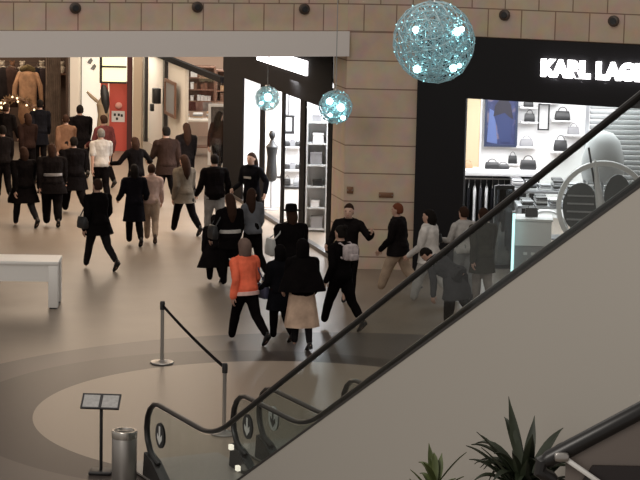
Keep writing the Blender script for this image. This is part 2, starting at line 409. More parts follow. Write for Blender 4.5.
def escalator(off, label, sign_white, W):
    root = thing('escalator', label, 'escalator', ep(off + .52, -.8, 0))
    K = lambda mb, nm, mt, **k: kid(mb, nm, mt, root, **k)
    rs = [NEW + .1, -1.4, -.95, -.6, -.4, -.2, 0, .2, .4, .7] + [1.2 + .9 * i for i in range(10)]
    for i, a in enumerate((off, off + W)):
        K(MB().tube(rail_path(a), .037, n=10, sq=.75), 'handrail', M_rubber)
        # glass balustrade, rounded at the newel
        poly = []
        for k in range(9):
            ang = -pi / 2 - pi * k / 8; poly.append((NEW + .35 + .31 * cos(ang), .6 + .31 * sin(ang)))
        up = [( r, top_z(r) - .05) for r in rs[2:]]; dn = [(r, deck_z(r)) for r in reversed(rs[1:])]
        pts = poly + up + dn
        g = MB(); off3 = EA * .012
        # build as strips between top and deck so it stays clean
        T = [(NEW + .05, .6)] + [(NEW + .12, .8), (NEW + .22, .885)] + [(NEW + .35, .905)] + [(r, top_z(r) - .045) for r in rs[3:]]
        rr = sorted(set([q[0] for q in T]))
        A = [ep(a - .006, q[0], q[1]) for q in T]; B = [ep(a - .006, q[0], min(deck_z(q[0]), q[1] - .02)) for q in T]
        n = len(T); vs = A + B + [p + off3 for p in A] + [p + off3 for p in B]; fs = []
        for j in range(n - 1):
            fs += [(j, j + 1, n + j + 1, n + j), (2 * n + j, 3 * n + j, 3 * n + j + 1, 2 * n + j + 1), (j, 2 * n + j, 2 * n + j + 1, j + 1), (n + j, n + j + 1, 3 * n + j + 1, 3 * n + j)]
        fs += [(0, n, 3 * n, 2 * n), (n - 1, 3 * n - 1, 4 * n - 1, 2 * n - 1)]
        g.add(vs, fs); gl = K(g, 'glass_balustrade', M_glass, smooth=False)
        # dark skirt at the newel foot and along the deck
        d = MB(); sgn_ = -1 if i == 0 else 1
        for j in range(len(rs) - 1):
            r0, r1 = rs[j], rs[j + 1]
            za, zb = deck_z(r0), deck_z(r1); c0 = a - .07 if i else a - .015; c1 = a + .07 if not i else a + .015
            p = [ep(c0, r0, za - .12), ep(c1, r0, za - .12), ep(c1, r0, za), ep(c0, r0, za)]; q = [ep(c0, r1, zb - .12), ep(c1, r1, zb - .12), ep(c1, r1, zb), ep(c0, r1, zb)]
            d.loft([p, q])
        K(d, 'deck_trim', M_skirt, smooth=False)
        # newel foot: dark wedge
        f = MB(); f.prism([ep(a - .06, NEW + .02, 0), ep(a - .06, NEW + .75, 0), ep(a - .06, NEW + .3, .26), ep(a - .06, NEW + .06, .32)], EA * .12)
        K(f, 'newel_foot', M_skirt, smooth=False)
        # round arrow sticker on the glass
        st = MB(); ctr = ep(a, NEW + .42, .6); n = 22
        for side in (-1, 1):
            ring = [ctr + ED * (.13 * cos(2 * pi * k / n)) + V(0, 0, .15 * sin(2 * pi * k / n)) for k in range(n)]
            o_ = EA * (side * .009)
            st.loft([[p + o_ for p in ring], [p + o_ * 1.3 for p in ring]])
        sk = K(st, 'sticker', M_stick if not sign_white or i == 1 else M_stw, smooth=False)
        ar = MB()
        for side in (-1, 1):
            o_ = EA * (side * .013)
            def pt(x, z): return ctr + ED * x + V(0, 0, z) + o_
            ar.prism([pt(-.02, .11), pt(.02, .11), pt(.02, -.02), pt(.07, .02), pt(.07, -.04), pt(0, -.11), pt(-.07, -.04), pt(-.07, .02), pt(-.02, -.02)], EA * .002 * side)
        a_ = K(ar, 'arrow', M_stw if not sign_white or i == 1 else M_stick, smooth=False)
    # outer cladding down to the floor on both sides
    for c0, c1, nm in ((off - .16, off - .015, 'cladding'), (off + W + .015, off + W + .16, 'cladding')):
        if off > .5 and nm == 'cladding' and c0 < off: continue
        top = [(r, deck_z(r) - .02) for r in rs if r >= -.95]
        pts = [ep(c0, r, z) for r, z in top] + [ep(c0, rs[-1], 0), ep(c0, -.95, 0)]
        K(MB().prism(pts, EA * (c1 - c0)), nm, M_clad, smooth=False)
    ed = MB(); c0 = off - .165
    er = [r for r in rs if r >= -.4]
    ed.loft([[ep(c0, r, deck_z(r) - .035), ep(c0 + .03, r, deck_z(r) - .035), ep(c0 + .03, r, deck_z(r) - .008), ep(c0, r, deck_z(r) - .008)] for r in er]); K(ed, 'edge_trim', M_skirt, smooth=False)
    # truss body under the steps
    top = [(r, max(.02, deck_z(r) - .32)) for r in rs if r >= -.95]
    pts = [ep(off + .07, r, z) for r, z in top] + [ep(off + .07, rs[-1], 0), ep(off + .07, -.95, 0)]
    K(MB().prism(pts, EA * (W - .14)), 'truss', M_skirt, smooth=False)
    lpz = MB(); lpz.prism([ep(off - .07, NEW - .6, .015), ep(off + W + .07, NEW - .6, .015), ep(off + W + .07, -.55, .015), ep(off - .07, -.55, .015)], (0, 0, .02))
    K(lpz, 'landing_plate', M_plate, smooth=False)
    cb = MB(); cb.prism([ep(off + .08, -.58, .03), ep(off + W - .08, -.58, .03), ep(off + W - .08, -.42, .06), ep(off + .08, -.42, .06)], (0, 0, .02)); K(cb, 'comb_plate', mat('comb_yellow', (.35, .3, .2), rough=.4), smooth=False)
    for k in range(22):
        r = -.4 + .38 * k; z = max(.03, deck_z(r + .19) - .12) if k > 1 else .05
        stp = MB(); c = ep(off + W / 2, r + .19, 0)
        stp.prism([ep(off + .09, r, z - .2 if k > 1 else .02), ep(off + .09, r + .4, z - .2 if k > 1 else .02), ep(off + .09, r + .4, z), ep(off + .09, r, z)], EA * (W - .18))
        K(stp, 'step', M_step, smooth=False)
    for r, z in ((-1.76, .3), (-1.56, .09)):
        l = MB().box(ep(off + W - .1, r, z), (.045, .06, .06), PH); K(l, 'skirt_light', mat('skirt_light_lamp', (1, .9, .75), emit=1.0), smooth=False)
    return root
escalator(0, 'nearer escalator with black handrails and beige side cladding rising to the right', False, 1.12)
E_O = E_O - ED * .25                                                      # the second flight starts a little farther back
escalator(1.58, 'farther escalator beside the first, mostly hidden behind its beige cladding', True, 1.16)
E_O = E_O + ED * .25

# upper landing the escalators rise to
struct(MB().prism([ep(-.2, 9.35, 5.2), ep(3.2, 9.35, 5.2), ep(3.2, 14, 5.2), ep(-.2, 14, 5.2)], (0, 0, .3)).build('floor_upper', mat('upper_floor_paint', (.5, .46, .42)), smooth=False))
# ------------------------------------------------------------------ street furniture
def stanchion(p, label, grp, tilt_to=None):
    t = thing('stanchion', label, 'stanchion', (p.x, p.y, 0), 0, grp)
    MB().lathe([(.01, 0), (.17, 0), (.175, .012), (.165, .025), (.06, .035), (.035, .05), (.01, .05)]).build('base', M_steel, t)
    MB().lathe([(.026, .04), (.026, .82), (.02, .82)], n=14).build('post', M_steel, t)
    MB().lathe([(.02, .8), (.036, .805), (.038, .9), (.03, .93), (.008, .935)], n=14).build('head', M_black, t)
    return t
pa = at_z(162, 363); pb = at_z(224, 434)
stanchion(pa, 'steel barrier post with round base standing on the dark floor ring', None)
stanchion(pb, 'steel barrier post standing behind the nearer escalator handrail', None)
bl = thing('barrier_belt', 'black retractable belt stretched between the two steel barrier posts', 'belt', pa)
d = (pb - pa); L_ = d.length; dn_ = d.normalized(); belt = MB()
n = 10; rings = []
for i in range(n + 1):
    k = i / n; c = pa + d * k; z = .87 - .05 * 4 * k * (1 - k) * .6; sd = V(-dn_.y, dn_.x, 0) * .004
    c = c + dn_ * (.04 if i == 0 else (-.04 if i == n else 0))
    rings.append([V(c.x, c.y, z - .025) - sd, V(c.x, c.y, z - .025) + sd, V(c.x, c.y, z + .025) + sd, V(c.x, c.y, z + .025) - sd])
kid(belt.loft(rings), 'strap', cloth('belt_black', (.012, .011, .012)), bl, smooth=False)

# sign stand
p = at_z(101, 473)
t = thing('sign_stand', 'black floor stand holding two small grey notices side by side', 'sign', (p.x, p.y, 0), R(-3))
MB().box((0, 0, .02), (.27, .24, .04), 0, .012).build('base', M_black, t)
MB().tube([(0, 0, .03), (0, 0, .84)], .02, n=10).build('pole', M_black, t)
fr = MB(); c = V(0, -.03, .88); rm = Matrix.Rotation(R(31), 3, 'X')
def tilt(mb): mb.v = [tuple(c + rm @ (Vector(q))) for q in mb.v]; return mb
f_ = MB()
for x, y, a, b in ((0, .115, .46, .018), (0, -.115, .46, .018), (-.221, 0, .018, .23), (.221, 0, .018, .23), (0, 0, .03, .23)):
    f_.box((x, y, 0), (a, b, .022))
f_.box((0, 0, -.008), (.45, .23, .006))
tilt(f_).build('frame', M_black, t, smooth=False)
for x in (-.113, .113):
    tilt(MB().box((x, 0, .004), (.19, .205, .008))).build('notice', mat('notice_paper', (.4, .39, .38), rough=.5, var=.15, vscale=25), t, smooth=False)

# litter bin
p = at_y(124.5, 430, 23.6)
t = thing('litter_bin', 'cylindrical brushed steel litter bin with open rim beside the escalator entry', 'bin', (p.x, p.y, 0))
hb = p.z
MB().lathe([(.01, 0), (.14, 0), (.145, .02), (.145, hb - .1), (.14, hb - .09), (.14, hb - .07), (.01, hb - .07)], n=32).build('body', M_steel, t)
MB().lathe([(.12, hb - .09), (.146, hb - .09), (.15, hb - .02), (.142, hb), (.118, hb), (.11, hb - .03), (.105, hb - .07)], n=32).build('rim', mat('bin_rim', (.55, .52, .48), rough=.25, metal=.9), t)
MB().lathe([(.01, hb - .06), (.104, hb - .06), (.104, hb - .045), (.01, hb - .04)], n=24).build('opening', M_black, t)
MB().box((0, 0, hb - .02), (.215, .02, .02)).build('crossbar', M_steel, t, smooth=False)

# white table at left
q = at_z(53, 309)
t = thing('table', 'large white table with thick slab legs standing at the left edge', 'table', (q.x - 1.1, q.y + .3, 0), R(2))
Lw, Dw, Ht = 2.36, .72, .8
M_tab = mat('table_white', (.75, .73, .7), rough=.45)
MB().box((0, 0, Ht - .03), (Lw, Dw, .06), 0, .012).build('top', M_tab, t)
for y in (-Dw / 2 + .045, Dw / 2 - .045):
    MB().box((0, y, Ht - .06 - .14), (Lw - .02, .04, .28)).build('apron', M_tab, t, smooth=False)
for x in (-1, 1):
    for y in (-1, 1):
        lg = MB().box((x * (Lw / 2 - .09), y * (Dw / 2 - .08), (Ht - .06) / 2 + .01), (.16, .14, Ht - .08), 0, .01).build('leg', M_tab, t)
        MB().box((x * (Lw / 2 - .09), y * (Dw / 2 - .08), .012), (.12, .1, .024)).build('foot', M_black, lg, smooth=False)

# ------------------------------------------------------------------ hanging light balls
M_wire = mat('ball_wire', (.38, .48, .51), rough=.35, metal=.35, emit=.06, ecol=(.35, .75, .85))
M_led = mat('ball_led', (.6, .95, 1), emit=2.2, ecol=(.35, .85, .95))
M_bulb = mat('ball_bulb', (.8, 1, 1), emit=9, ecol=(.5, 1, 1))
def ico_edges(sub):
    bm = bmesh.new(); bmesh.ops.create_icosphere(bm, subdivisions=sub, radius=1)
    e = [(x.verts[0].co.copy(), x.verts[1].co.copy()) for x in bm.edges]; v = [x.co.copy() for x in bm.verts]; bm.free(); return e, v
def light_ball(c, r, label, seed, bulbs, sub):
    rnd = random.Random(seed)
    t = thing('light_ball', label, 'hanging light', c, 0, 'hanging balls of blue-white lights')
    def rr(): return Matrix.Rotation(rnd.random() * 6, 3, 'X') @ Matrix.Rotation(rnd.random() * 6, 3, 'Z')
    for sc, th, sb in ((1, .016, sub), (.8, .014, sub), (.55, .014, 2)):
        e, v = ico_edges(sb); w_ = MB(); rot = rr()
        for a, b in e:
            a = rot @ a; b = rot @ b
            ja = a * (1 + .03 * noise.noise(a * 9)); jb = b * (1 + .03 * noise.noise(b * 9))
            w_.tube([ja * r * sc, jb * r * sc], th * r * (1 if sub > 2 else 1.9) * (.6 + .5 * rnd.random()) , n=4, round_ends=False)
        w_.build('wire_sphere', M_wire, t, smooth=False)
    tw = MB()
    for i in range(170):                                           # loose twists of wire between the shells
        p = Vector((rnd.gauss(0, 1), rnd.gauss(0, 1), rnd.gauss(0, 1))).normalized(); q = (p + Vector((rnd.gauss(0, .35), rnd.gauss(0, .35), rnd.gauss(0, .35)))).normalized()
        k1, k2 = .75 + .27 * rnd.random(), .6 + .4 * rnd.random()
        tw.tube([p * r * k1, (p + q).normalized() * r * (k1 + k2) / 2 * 1.03, q * r * k2], .012 * r, n=4, round_ends=False)
    tw.build('wire_tangle', M_wire, t, smooth=False)
    ld = MB()
    for i in range(150 if sub > 2 else 60):
        p = Vector((rnd.gauss(0, 1), rnd.gauss(0, 1), rnd.gauss(0, 1))).normalized() * r * (.7 + .33 * rnd.random())
        ld.ball(p, r * (.017 if sub > 2 else .03), n=5, m_=3)
    o = ld.build('small_lights', M_led, t); o['kind'] = 'stuff'
    for (x, z, s_) in bulbs:
        y = -sqrt(max(0, 1 - x * x - z * z)) * .93
        MB().ball(V(x, y, z) * r, r * s_, n=10, m_=6).build('bulb', M_bulb, t)
    MB().tube([(0, 0, r * .5), (0, 0, (4.0 if c.z < 3.7 and c.y > 40 else 9) - c.z)], .008, n=6).build('cord', mat('cord_grey', (.3, .3, .3)), t)
    MB().lathe([(.02, r * .98), (.05, r * .98), (.045, r * 1.06), (.01, r * 1.07)], n=12).build('cap', M_steel, t)
    return t
light_ball(at_y(434, 42, 27.0), 40.5 * 27.3 / F, 'large ball of blue-white lights hanging before the black portal', 3,
           [(-.48, .33, .085), (.5, .3, .1), (.62, .36, .07), (-.42, -.62, .095), (.45, -.58, .09), (.6, -.52, .06)], 3)
light_ball(at_y(335.5, 107, 37.0), 17.0 * 37.3 / F, 'middle-sized ball of blue-white lights hanging before the stone pier', 5,
           [(-.35, .4, .2), (.3, .05, .22), (.45, -.55, .15), (-.3, -.4, .12)], 2)
light_ball(at_y(267.5, 98.5, 41.0), 12.5 * 41.3 / F, 'smallest ball of blue-white lights hanging before the angled shop front', 9,
           [(.05, .2, .3), (-.45, -.3, .14), (.4, -.4, .12)], 2)
# ------------------------------------------------------------------ shop goods: builders
def copy_tree(o, parent=None):
    c = o.copy(); COL.objects.link(c); c.parent = parent
    for ch in list(o.children): copy_tree(ch, c)
    return c
def shelf_unit(label, x, y, w, d, h, levels, material, rz=0.0, back=True, cat='shelf', name='shelf_unit', z0=0.0):
    t = thing(name, label, cat, (x, y, z0), rz)
    for sx in (-1, 1):
        MB().box((sx * (w / 2 - .02), 0, h / 2), (.04, d, h)).build('side_panel', material, t, smooth=False)
    if back: MB().box((0, d / 2 - .01, h / 2), (w - .08, .02, h)).build('back_panel', material, t, smooth=False)
    for z in levels:
        MB().box((0, -.01, z), (w - .08, d - .04, .035)).build('shelf', material, t, smooth=False)
    return t
def handbag(x, y, z, w, h, material, label, grp, rz=0.0):
    t = thing('handbag', label, 'bag', (x, y, z), rz, grp); d = w * .38
    MB().loft([[V(sx * w / 2 * k, sy * d / 2 * k2, zz) for sx, sy in ((1, .6), (.9, 1), (-.9, 1), (-1, .6), (-1, -.6), (-.9, -1), (.9, -1), (1, -.6))]
               for zz, k, k2 in ((0, .94, .9), (h * .08, 1, 1), (h * .55, .97, .8), (h * .95, .86, .4), (h, .82, .3))]).build('body', material, t)
    MB().tube([(w * .28 * cos(a), 0, h * .93 + h * .5 * sin(a)) for a in [pi * k / 8 for k in range(9)]], w * .03, n=6).build('handle', material, t)
    return t
def carton(x, y, z, s, material, label, grp, rz=0.0, name='box'):
    t = thing(name, label, 'box', (x, y, z), rz, grp)
    MB().box((0, 0, s[2] * .42), (s[0], s[1], s[2] * .84)).build('body', material, t, smooth=False)
    MB().box((0, 0, s[2] * .92), (s[0] + .012, s[1] + .012, s[2] * .16)).build('lid', material, t, smooth=False)
    return t
def table(label, x, y, w, d, h, material, rz=0.0, top=None):
    t = thing('display_table', label, 'table', (x, y, 0), rz)
    MB().box((0, 0, h - .03), (w, d, .06), 0, .01).build('top', top or material, t)
    for sx in (-1, 1):
        for sy in (-1, 1):
            MB().box((sx * (w / 2 - .05), sy * (d / 2 - .05), (h - .06) / 2), (.06, .06, h - .06)).build('leg', material, t, smooth=False)
    MB().box((0, 0, .25), (w - .12, d - .12, .03)).build('lower_shelf', material, t, smooth=False)
    return t
def fold_stack(x, y, z, n, cols, label, grp, w=.3, d=.24):
    t = thing('folded_clothes', label, 'clothes', (x, y, z), 0, grp)
    for k in range(n):
        MB().box((random.uniform(-.01, .01), 0, .02 + k * .04), (w, d, .038), 0, .014).build('garment', cols[k % len(cols)], t)
    return t
def hung_garment(x, y, z, ln, material, label, grp, rz=0.0, wd=.44, th=.07):
    t = thing('hanging_garment', label, 'clothes', (x, y, z), rz, grp)
    rings = []
    for k, (zz, ww, tt) in enumerate(((-.1, .1, .03), (-.13, .3, .05), (-.2, .46, .07), (-.4, .44, .075), (-ln * .6, .45, .08), (-ln + .02, .5, .09), (-ln, .48, .07))):
        n = 14
        rings.append([V(ww / .46 * wd / 2 * cos(2 * pi * j / n), tt / .07 * th / 2 * sin(2 * pi * j / n) * (1 + .25 * sin(5 * j + k)), zz) for j in range(n)])
    MB().loft(list(reversed(rings))).build('garment', material, t)
    MB().tube([(-.17, 0, -.12), (0, 0, -.05), (.17, 0, -.12)], .008, n=6).build('hanger', M_steel, t)
    MB().tube([(0, 0, -.05), (0, 0, 0), (.02, 0, .03), (0, 0, .045)], .004, n=5).build('hook', M_steel, t)
    return t
def framed(name, label, p, w, h, face_m, frame_m, fw=.03, rz=0.0, cat='picture'):
    t = thing(name, label, cat, p, rz)
    for x, z, a, b in ((0, h / 2 - fw / 2, w, fw), (0, -h / 2 + fw / 2, w, fw), (-w / 2 + fw / 2, 0, fw, h - 2 * fw), (w / 2 - fw / 2, 0, fw, h - 2 * fw)):
        MB().box((x, -.02, z), (a, .05, b)).build('frame', frame_m, t, smooth=False)
    if face_m: MB().box((0, 0, 0), (w - fw, .02, h - fw)).build('face', face_m, t, smooth=False)
    return t
G_blk = mat('goods_black', (.015, .015, .016), rough=.4); G_gry = mat('goods_grey', (.25, .25, .26), rough=.6)
G_wht = mat('goods_white', (.75, .75, .75), rough=.5); G_brn = mat('goods_brown', (.16, .08, .05), rough=.6); G_tan = mat('goods_tan', (.42, .27, .15), rough=.7)
G_slv = mat('goods_silver', (.45, .46, .48), rough=.3, metal=.6); G_red = mat('display_red', (.62, .1, .075), rough=.5)
G_navy = mat('goods_navy', (.02, .03, .07), rough=.6)
WD_brn = mat('wood_brown', (.2, .11, .075), rough=.5, var=.3, vscale=8)

# ------------------------------------------------------------------ white shop interior
YB = 50.15
tops = []
for i, (u0, u1, v, dep) in enumerate(((262, 280, 147, .3), (284, 301, 147, .3), (284, 301, 170, .3))):
    a = at_y(u0, v, YB - .2); b = at_y(u1, v, YB - .2); c = (a + b) / 2
    nm = ('upper left', 'upper right', 'lower right')[i]
    t = thing('wall_shelf', nm + ' white shelf on the bright back wall of the white shop', 'shelf', (c.x, YB - .16, c.z))
    MB().box((0, 0, 0), (b.x - a.x, .3, .03)).build('board', G_wht, t, smooth=False)
    for sx in (-1, 1): MB().box((sx * (b.x - a.x) * .4, .1, -.06), (.02, .1, .1)).build('bracket', G_slv, t, smooth=False)
    for k in range(3):
        handbag(c.x + (k - 1) * (b.x - a.x) * .31, YB - .17, c.z + .015, .13, .12 + .04 * (k % 2), (G_blk, G_gry, G_blk)[k], 'small dark goods on the %s shelf of the white shop' % nm, 'goods on the %s white shop shelf' % nm)
q = at_y(288.5, 124, 46.0)
t = thing('lantern', 'square black open frame lantern hanging behind the shop glass', 'lantern', q)
for sx in (-1, 1):
    for sy in (-1, 1): MB().box((sx * .1, sy * .1, 0), (.05, .05, .36)).build('bar', G_blk, t, smooth=False)
for z in (-.18, .18): MB().box((0, 0, z), (.27, .27, .05)).build('plate', G_blk, t, smooth=False)
MB().tube([(0, 0, .19), (0, 0, 3.29 - q.z)], .012, n=6).build('rod', G_blk, t)
for i, (u, v, yy, w_, h_) in enumerate(((270, 178, 47.0, .5, .0), (292, 189, 45.2, .42, .0))):
    q = at_y(u, v, yy)
    t = thing('plinth', ('left', 'right')[i] + ' low white plinth with a dark top inside the white shop', 'plinth', (q.x, yy + .3, 0))
    MB().box((0, 0, q.z / 2), (w_, .5, q.z)).build('body', G_wht, t, smooth=False); MB().box((0, 0, q.z + .02), (w_ + .04, .54, .04)).build('top', G_blk, t, smooth=False)
    for k in range(2): handbag(q.x - .11 + .2 * k, yy + .3, q.z + .04, .15, .15, (G_blk, G_slv)[k], ('black', 'silver')[k] + ' small bag on the %s plinth in the white shop' % ('left', 'right')[i], None)
q = at_y(315, 108, 43.4); wd_ = .46
t = shelf_unit('tall pale shelf unit behind the glass at the stone pier end', at_y(315, 108, 43.4).x + .06, 43.6, wd_, .36, 2.6, [.06, .5, .95, 1.4, 1.85, 2.3], mat('pale_shelf', (.55, .56, .56)))
for k, (z, mt, s) in enumerate(((.52, G_wht, (.18, .2, .14)), (.97, G_blk, (.2, .2, .12)), (1.42, G_gry, (.24, .2, .26)), (1.87, G_wht, (.22, .2, .2)), (2.32, G_gry, (.2, .2, .14)), (.08, G_gry, (.24, .2, .24)))):
    carton(q.x + .04 + .04 * (k % 2), 43.56, z, s, mt, ('white', 'black', 'tall grey', 'tall white', 'flat grey', 'bottom grey')[k] + ' box on the pale shelf unit behind shop glass', None)
q = at_y(272, 150, 46.6)
t = thing('mannequin', 'black display mannequin standing inside the white shop window', 'mannequin', (q.x, 46.6, .0))
MB().tube([(0, 0, .75), (0, 0, 1.0), (0, 0, 1.2), (0, 0, 1.42), (0, 0, 1.5), (0, 0, 1.56)], [.13, .11, .1, .14, .07, .045], n=14).build('torso', G_blk, t)
MB().ball((0, 0, 1.68), (.075, .09, .11)).build('head', G_blk, t)
MB().tube([(0, 0, .03), (0, 0, .78)], .025).build('stem', G_slv, t); MB().lathe([(.01, 0), (.16, 0), (.16, .02), (.02, .03)]).build('base', G_slv, t)

# ------------------------------------------------------------------ panelled shop farther along the corridor
s2a, s2b = w_s(222), w_s(143)
t = thing('storefront', 'pale panelled shop front with dark slanting top beam, behind the crowd', 'shop front', w_pt((s2a + s2b) / 2))
mb = MB(); wbox(mb, s2a + .3, s2b, 2.54, 2.68, 0, .12); kid(mb, 'beam', MATS['header_dark'], t, smooth=False)
for u in (163, 143.5): 
    s = w_s(u); mb = MB(); wbox(mb, s - .12, s + .12, 0, 2.54, 0, .1); kid(mb, 'post', M_dark, t, smooth=False)
for ua, ub in ((162, 145), (182, 164.5)):
    mb = MB(); wbox(mb, w_s(ua), w_s(ub), 0, 2.54, .1, .16); kid(mb, 'panel', M_cream, t, smooth=False)
mb = MB(); wbox(mb, s2a + .3, w_s(182) - .1, .05, 2.54, .04, .052); kid(mb, 'glass_pane', M_shopglass, t, smooth=False)
q = w_pt(w_s(171.5), -.03, 1.62)
framed('wall_frame', 'upright grey framed poster on the pale panel of the panelled shop', q, 1.5, .95, G_gry, G_brn, .08, W_AN + pi)
q = w_pt(w_s(161), -.14, 1.55)
t = thing('wall_speaker', 'small dark box fixed on the post between the pale panels', 'speaker', q, W_AN); MB().box((0, 0, 0), (.3, .2, .42), 0, .02).build('body', G_blk, t); MB().box((0, .12, -.32), (.16, .1, .2), 0, .02).build('bracket', G_blk, t)
def by(u, v, y): return at_y(u, v, y)
for i, (u0, u1, v0, v1, yy) in enumerate(((186, 215, 66, 103, 58.0), (216, 240, 70, 103, 57.0))):
    a = by(u0, v0, yy); b = by(u1, v1, yy)
    lv = [(a.z - b.z) * k for k in (.03, .35, .68, .97)]
    shelf_unit(('wide', 'narrow')[i] + ' brown wall shelf unit inside the panelled shop', (a.x + b.x) / 2, yy + .2, b.x - a.x, .36, a.z - b.z, lv, WD_brn, z0=b.z)
    n = (6, 4)[i]
    for lvl in range(3):
        for k in range(n):
            if random.random() < .15: continue
            h_ = random.uniform(.12, .22)
            xx = a.x + .12 + (b.x - a.x - .24) * (k + .5) / n
            c_ = random.choice([G_wht, G_brn, G_tan, G_brn])
            carton(xx, yy + .16, b.z + lv[lvl] + .018, ((b.x - a.x) / n * .6, .2, h_), c_, 'small box on the %s brown shelf unit in the panelled shop' % ('wide', 'narrow')[i], 'boxes on the %s brown shelf unit' % ('wide', 'narrow')[i])
wall_between('wall_panel_shop', V(-5.0, 61.5, 0), V(1.0, 61.5, 0), 0, 4.0, .2, mat('shop_wall_rose', (.5, .36, .28)))
q = by(205, 118, 56.5)
table('brown display table with pale top inside the panelled shop', q.x, 56.6, 1.5, .6, 1.0, WD_brn, top=M_cream)
for k in range(4): fold_stack(q.x - .55 + .36 * k, 56.6, 1.0, 3 + k % 3, [G_wht, G_tan, G_gry], 'folded pile on the brown table in the panelled shop', 'folded piles on the brown table', .26, .3)
q = by(217, 128, 54.6)
framed('mirror', 'white framed standing mirror inside the panelled shop', V(q.x, 54.6, .8), .46, 1.6, mat('mirror_grey', (.4, .37, .35), rough=.15, metal=.8), G_wht, .07, cat='mirror')
for k, u in enumerate((190, 197, 204)):
    q = by(u, 120, 59.8); hung_garment(q.x, 59.8, 1.9, 1.0, (cloth('maroon', (.1, .03, .03)), cloth('rose', (.3, .18, .15)), cloth('ash', (.3, .27, .25)))[k], ('maroon', 'dusty rose', 'ash grey')[k] + ' garment hanging at the back of the panelled shop', None)
q = by(197, 120, 59.8)
t = thing('clothes_rail', 'steel clothes rail at the back of the panelled shop', 'rail', (q.x, 59.8, 0))
MB().tube([(-.6, 0, 0), (-.6, 0, 1.945), (.6, 0, 1.945), (.6, 0, 0)], .014, n=8, round_ends=False).build('frame', M_steel, t)
for sx in (-1, 1): MB().box((sx * .6, 0, .015), (.05, .5, .03)).build('foot', M_steel, t, smooth=False)

# ------------------------------------------------------------------ red shop and pillars
def pillar(name, u0, u1, y, material, d=.5):
    a, b = at_y(u0, 100, y), at_y(u1, 100, y)
    return struct(MB().box(((a.x + b.x) / 2, y + d / 2, 2.0), (b.x - a.x, d, 4.0)).build(name, material, smooth=False))
pillar('trim_2', 70, 78.5, 55.8, mat('pillar_white', (.8, .74, .66), rough=.5))
pillar('trim_3', 133, 141.5, 56.8, mat('pillar_beige', (.45, .36, .27), rough=.6))
YR = 57.0
wall_between('wall_red_shop', V(-7.2, 60.6, 0), V(-5.0, 60.6, 0), 0, 4.0, .2, mat('red_shop_wall', (.9, .82, .66)))
a = at_y(80, 60, YR); b = at_y(128, 60, YR)
t = thing('storefront', 'shop entrance frame with black mullioned transom and yellow lit panes', 'shop front', ((a.x + b.x) / 2, YR, 0))
cx = (a.x + b.x) / 2
xa = at_y(101, 60, YR).x - cx; xb = at_y(126.5, 60, YR).x - cx
for z in (2.86, 2.33, 1.9): MB().box(((xa + xb) / 2, 0, z), (xb - xa, .08, .05)).build('mullion', M_dark, t, smooth=False)
for x in (xa,): MB().box((x, 0, 2.38), (.07, .08, 1.0)).build('mullion', M_dark, t, smooth=False)
for z0, z1 in ((1.925, 2.305), (2.355, 2.835)): MB().box(((xa + xb) / 2, .02, (z0 + z1) / 2), (xb - xa - .06, .02, z1 - z0)).build('lit_pane', mat('yellow_pane', (.9, .8, .45), emit=1.0, ecol=(1, .9, .55)), t, smooth=False)
MB().box((at_y(130, 60, YR).x - cx, 0, 1.95), (.14, .12, 3.9)).build('post', mat('post_dark_red', (.06, .012, .012)), t, smooth=False)
MB().box((at_y(80.5, 60, YR).x - cx, 0, 1.95), (.06, .1, 3.9)).build('post', M_dark, t, smooth=False)
M_pan = mat('white_lit_panel', (.9, .85, .75), emit=.55, ecol=(1, .93, .8))
p = at_y(91, 95, YR + .4)
t = thing('light_box', 'bright warm white panel with dark marks left of the red boards', 'panel', (p.x, YR + .4, 0)); pw = at_y(101, 95, YR).x - at_y(82, 95, YR).x
MB().box((0, 0, 1.6), (pw, .06, 3.2)).build('panel', M_pan, t, smooth=False)
for u, v in ((90, 61), (93.5, 67)):
    q = at_y(u, v, YR + .36); MB().prism([V(q.x - p.x + .08 * x, -.05, q.z + .09 * z) for x, z in ((-1, -.6), (.2, -1), (1, .2), (.4, 1), (-.4, .4))], (0, .02, 0)).build('mark', G_gry, t, smooth=False)
for i, (u0, u1, v0, v1, yy) in enumerate(((93.5, 108, 74, 100, YR + .25), (109.5, 127, 83, 152, YR + .1))):
    yy += .2; a = at_y(u0, v0, yy); b = at_y(u1, v1, yy)
    t = thing('display_board', ('small', 'large')[i] + (' red board hung high in the red shop window', ' red board standing beside the dark red post')[i], 'board', ((a.x + b.x) / 2, yy, max(0, b.z)))
    MB().box((0, 0, (a.z - max(0, b.z)) / 2), (b.x - a.x, .06, a.z - max(0, b.z))).build('board', G_red, t, smooth=False)
    MB().box((0, 0, a.z - max(0, b.z) + .02), (b.x - a.x + .04, .09, .05)).build('cap_rail', G_brn, t, smooth=False)
    if i == 0:
        for sx in (-1, 1): MB().box((sx * .2, .04, -b.z / 2 + .01), (.04, .03, b.z)).build('leg', G_blk, t, smooth=False)
    if i == 1:
        MB().box((0, -.04, .95), (.36, .02, .3)).build('notice', G_wht, t, smooth=False)
        for dx, dz in ((-.09, .05), (.02, .05), (.1, .03), (-.03, -.06)): MB().box((dx, -.055, .95 + dz), (.06, .012, .07)).build('mark', G_blk, t, smooth=False)
        MB().ball((.02, -.12, 1.26), (.1, .06, .09)).build('ornament', mat('pink_ornament', (.7, .35, .3)), t)
q = at_y(103, 110, YR - .15)
t = thing('mannequin', 'shop mannequin in beige with long dark hair before the small red board', 'mannequin', (q.x, YR - .15, .02))
MB().tube([(0, 0, .5), (0, 0, .8), (0, 0, 1.0), (0, 0, 1.3), (0, 0, 1.45), (0, 0, 1.52)], [.2, .16, .14, .18, .09, .05], n=14).build('torso', mat('mannequin_beige', (.4, .3, .2)), t)
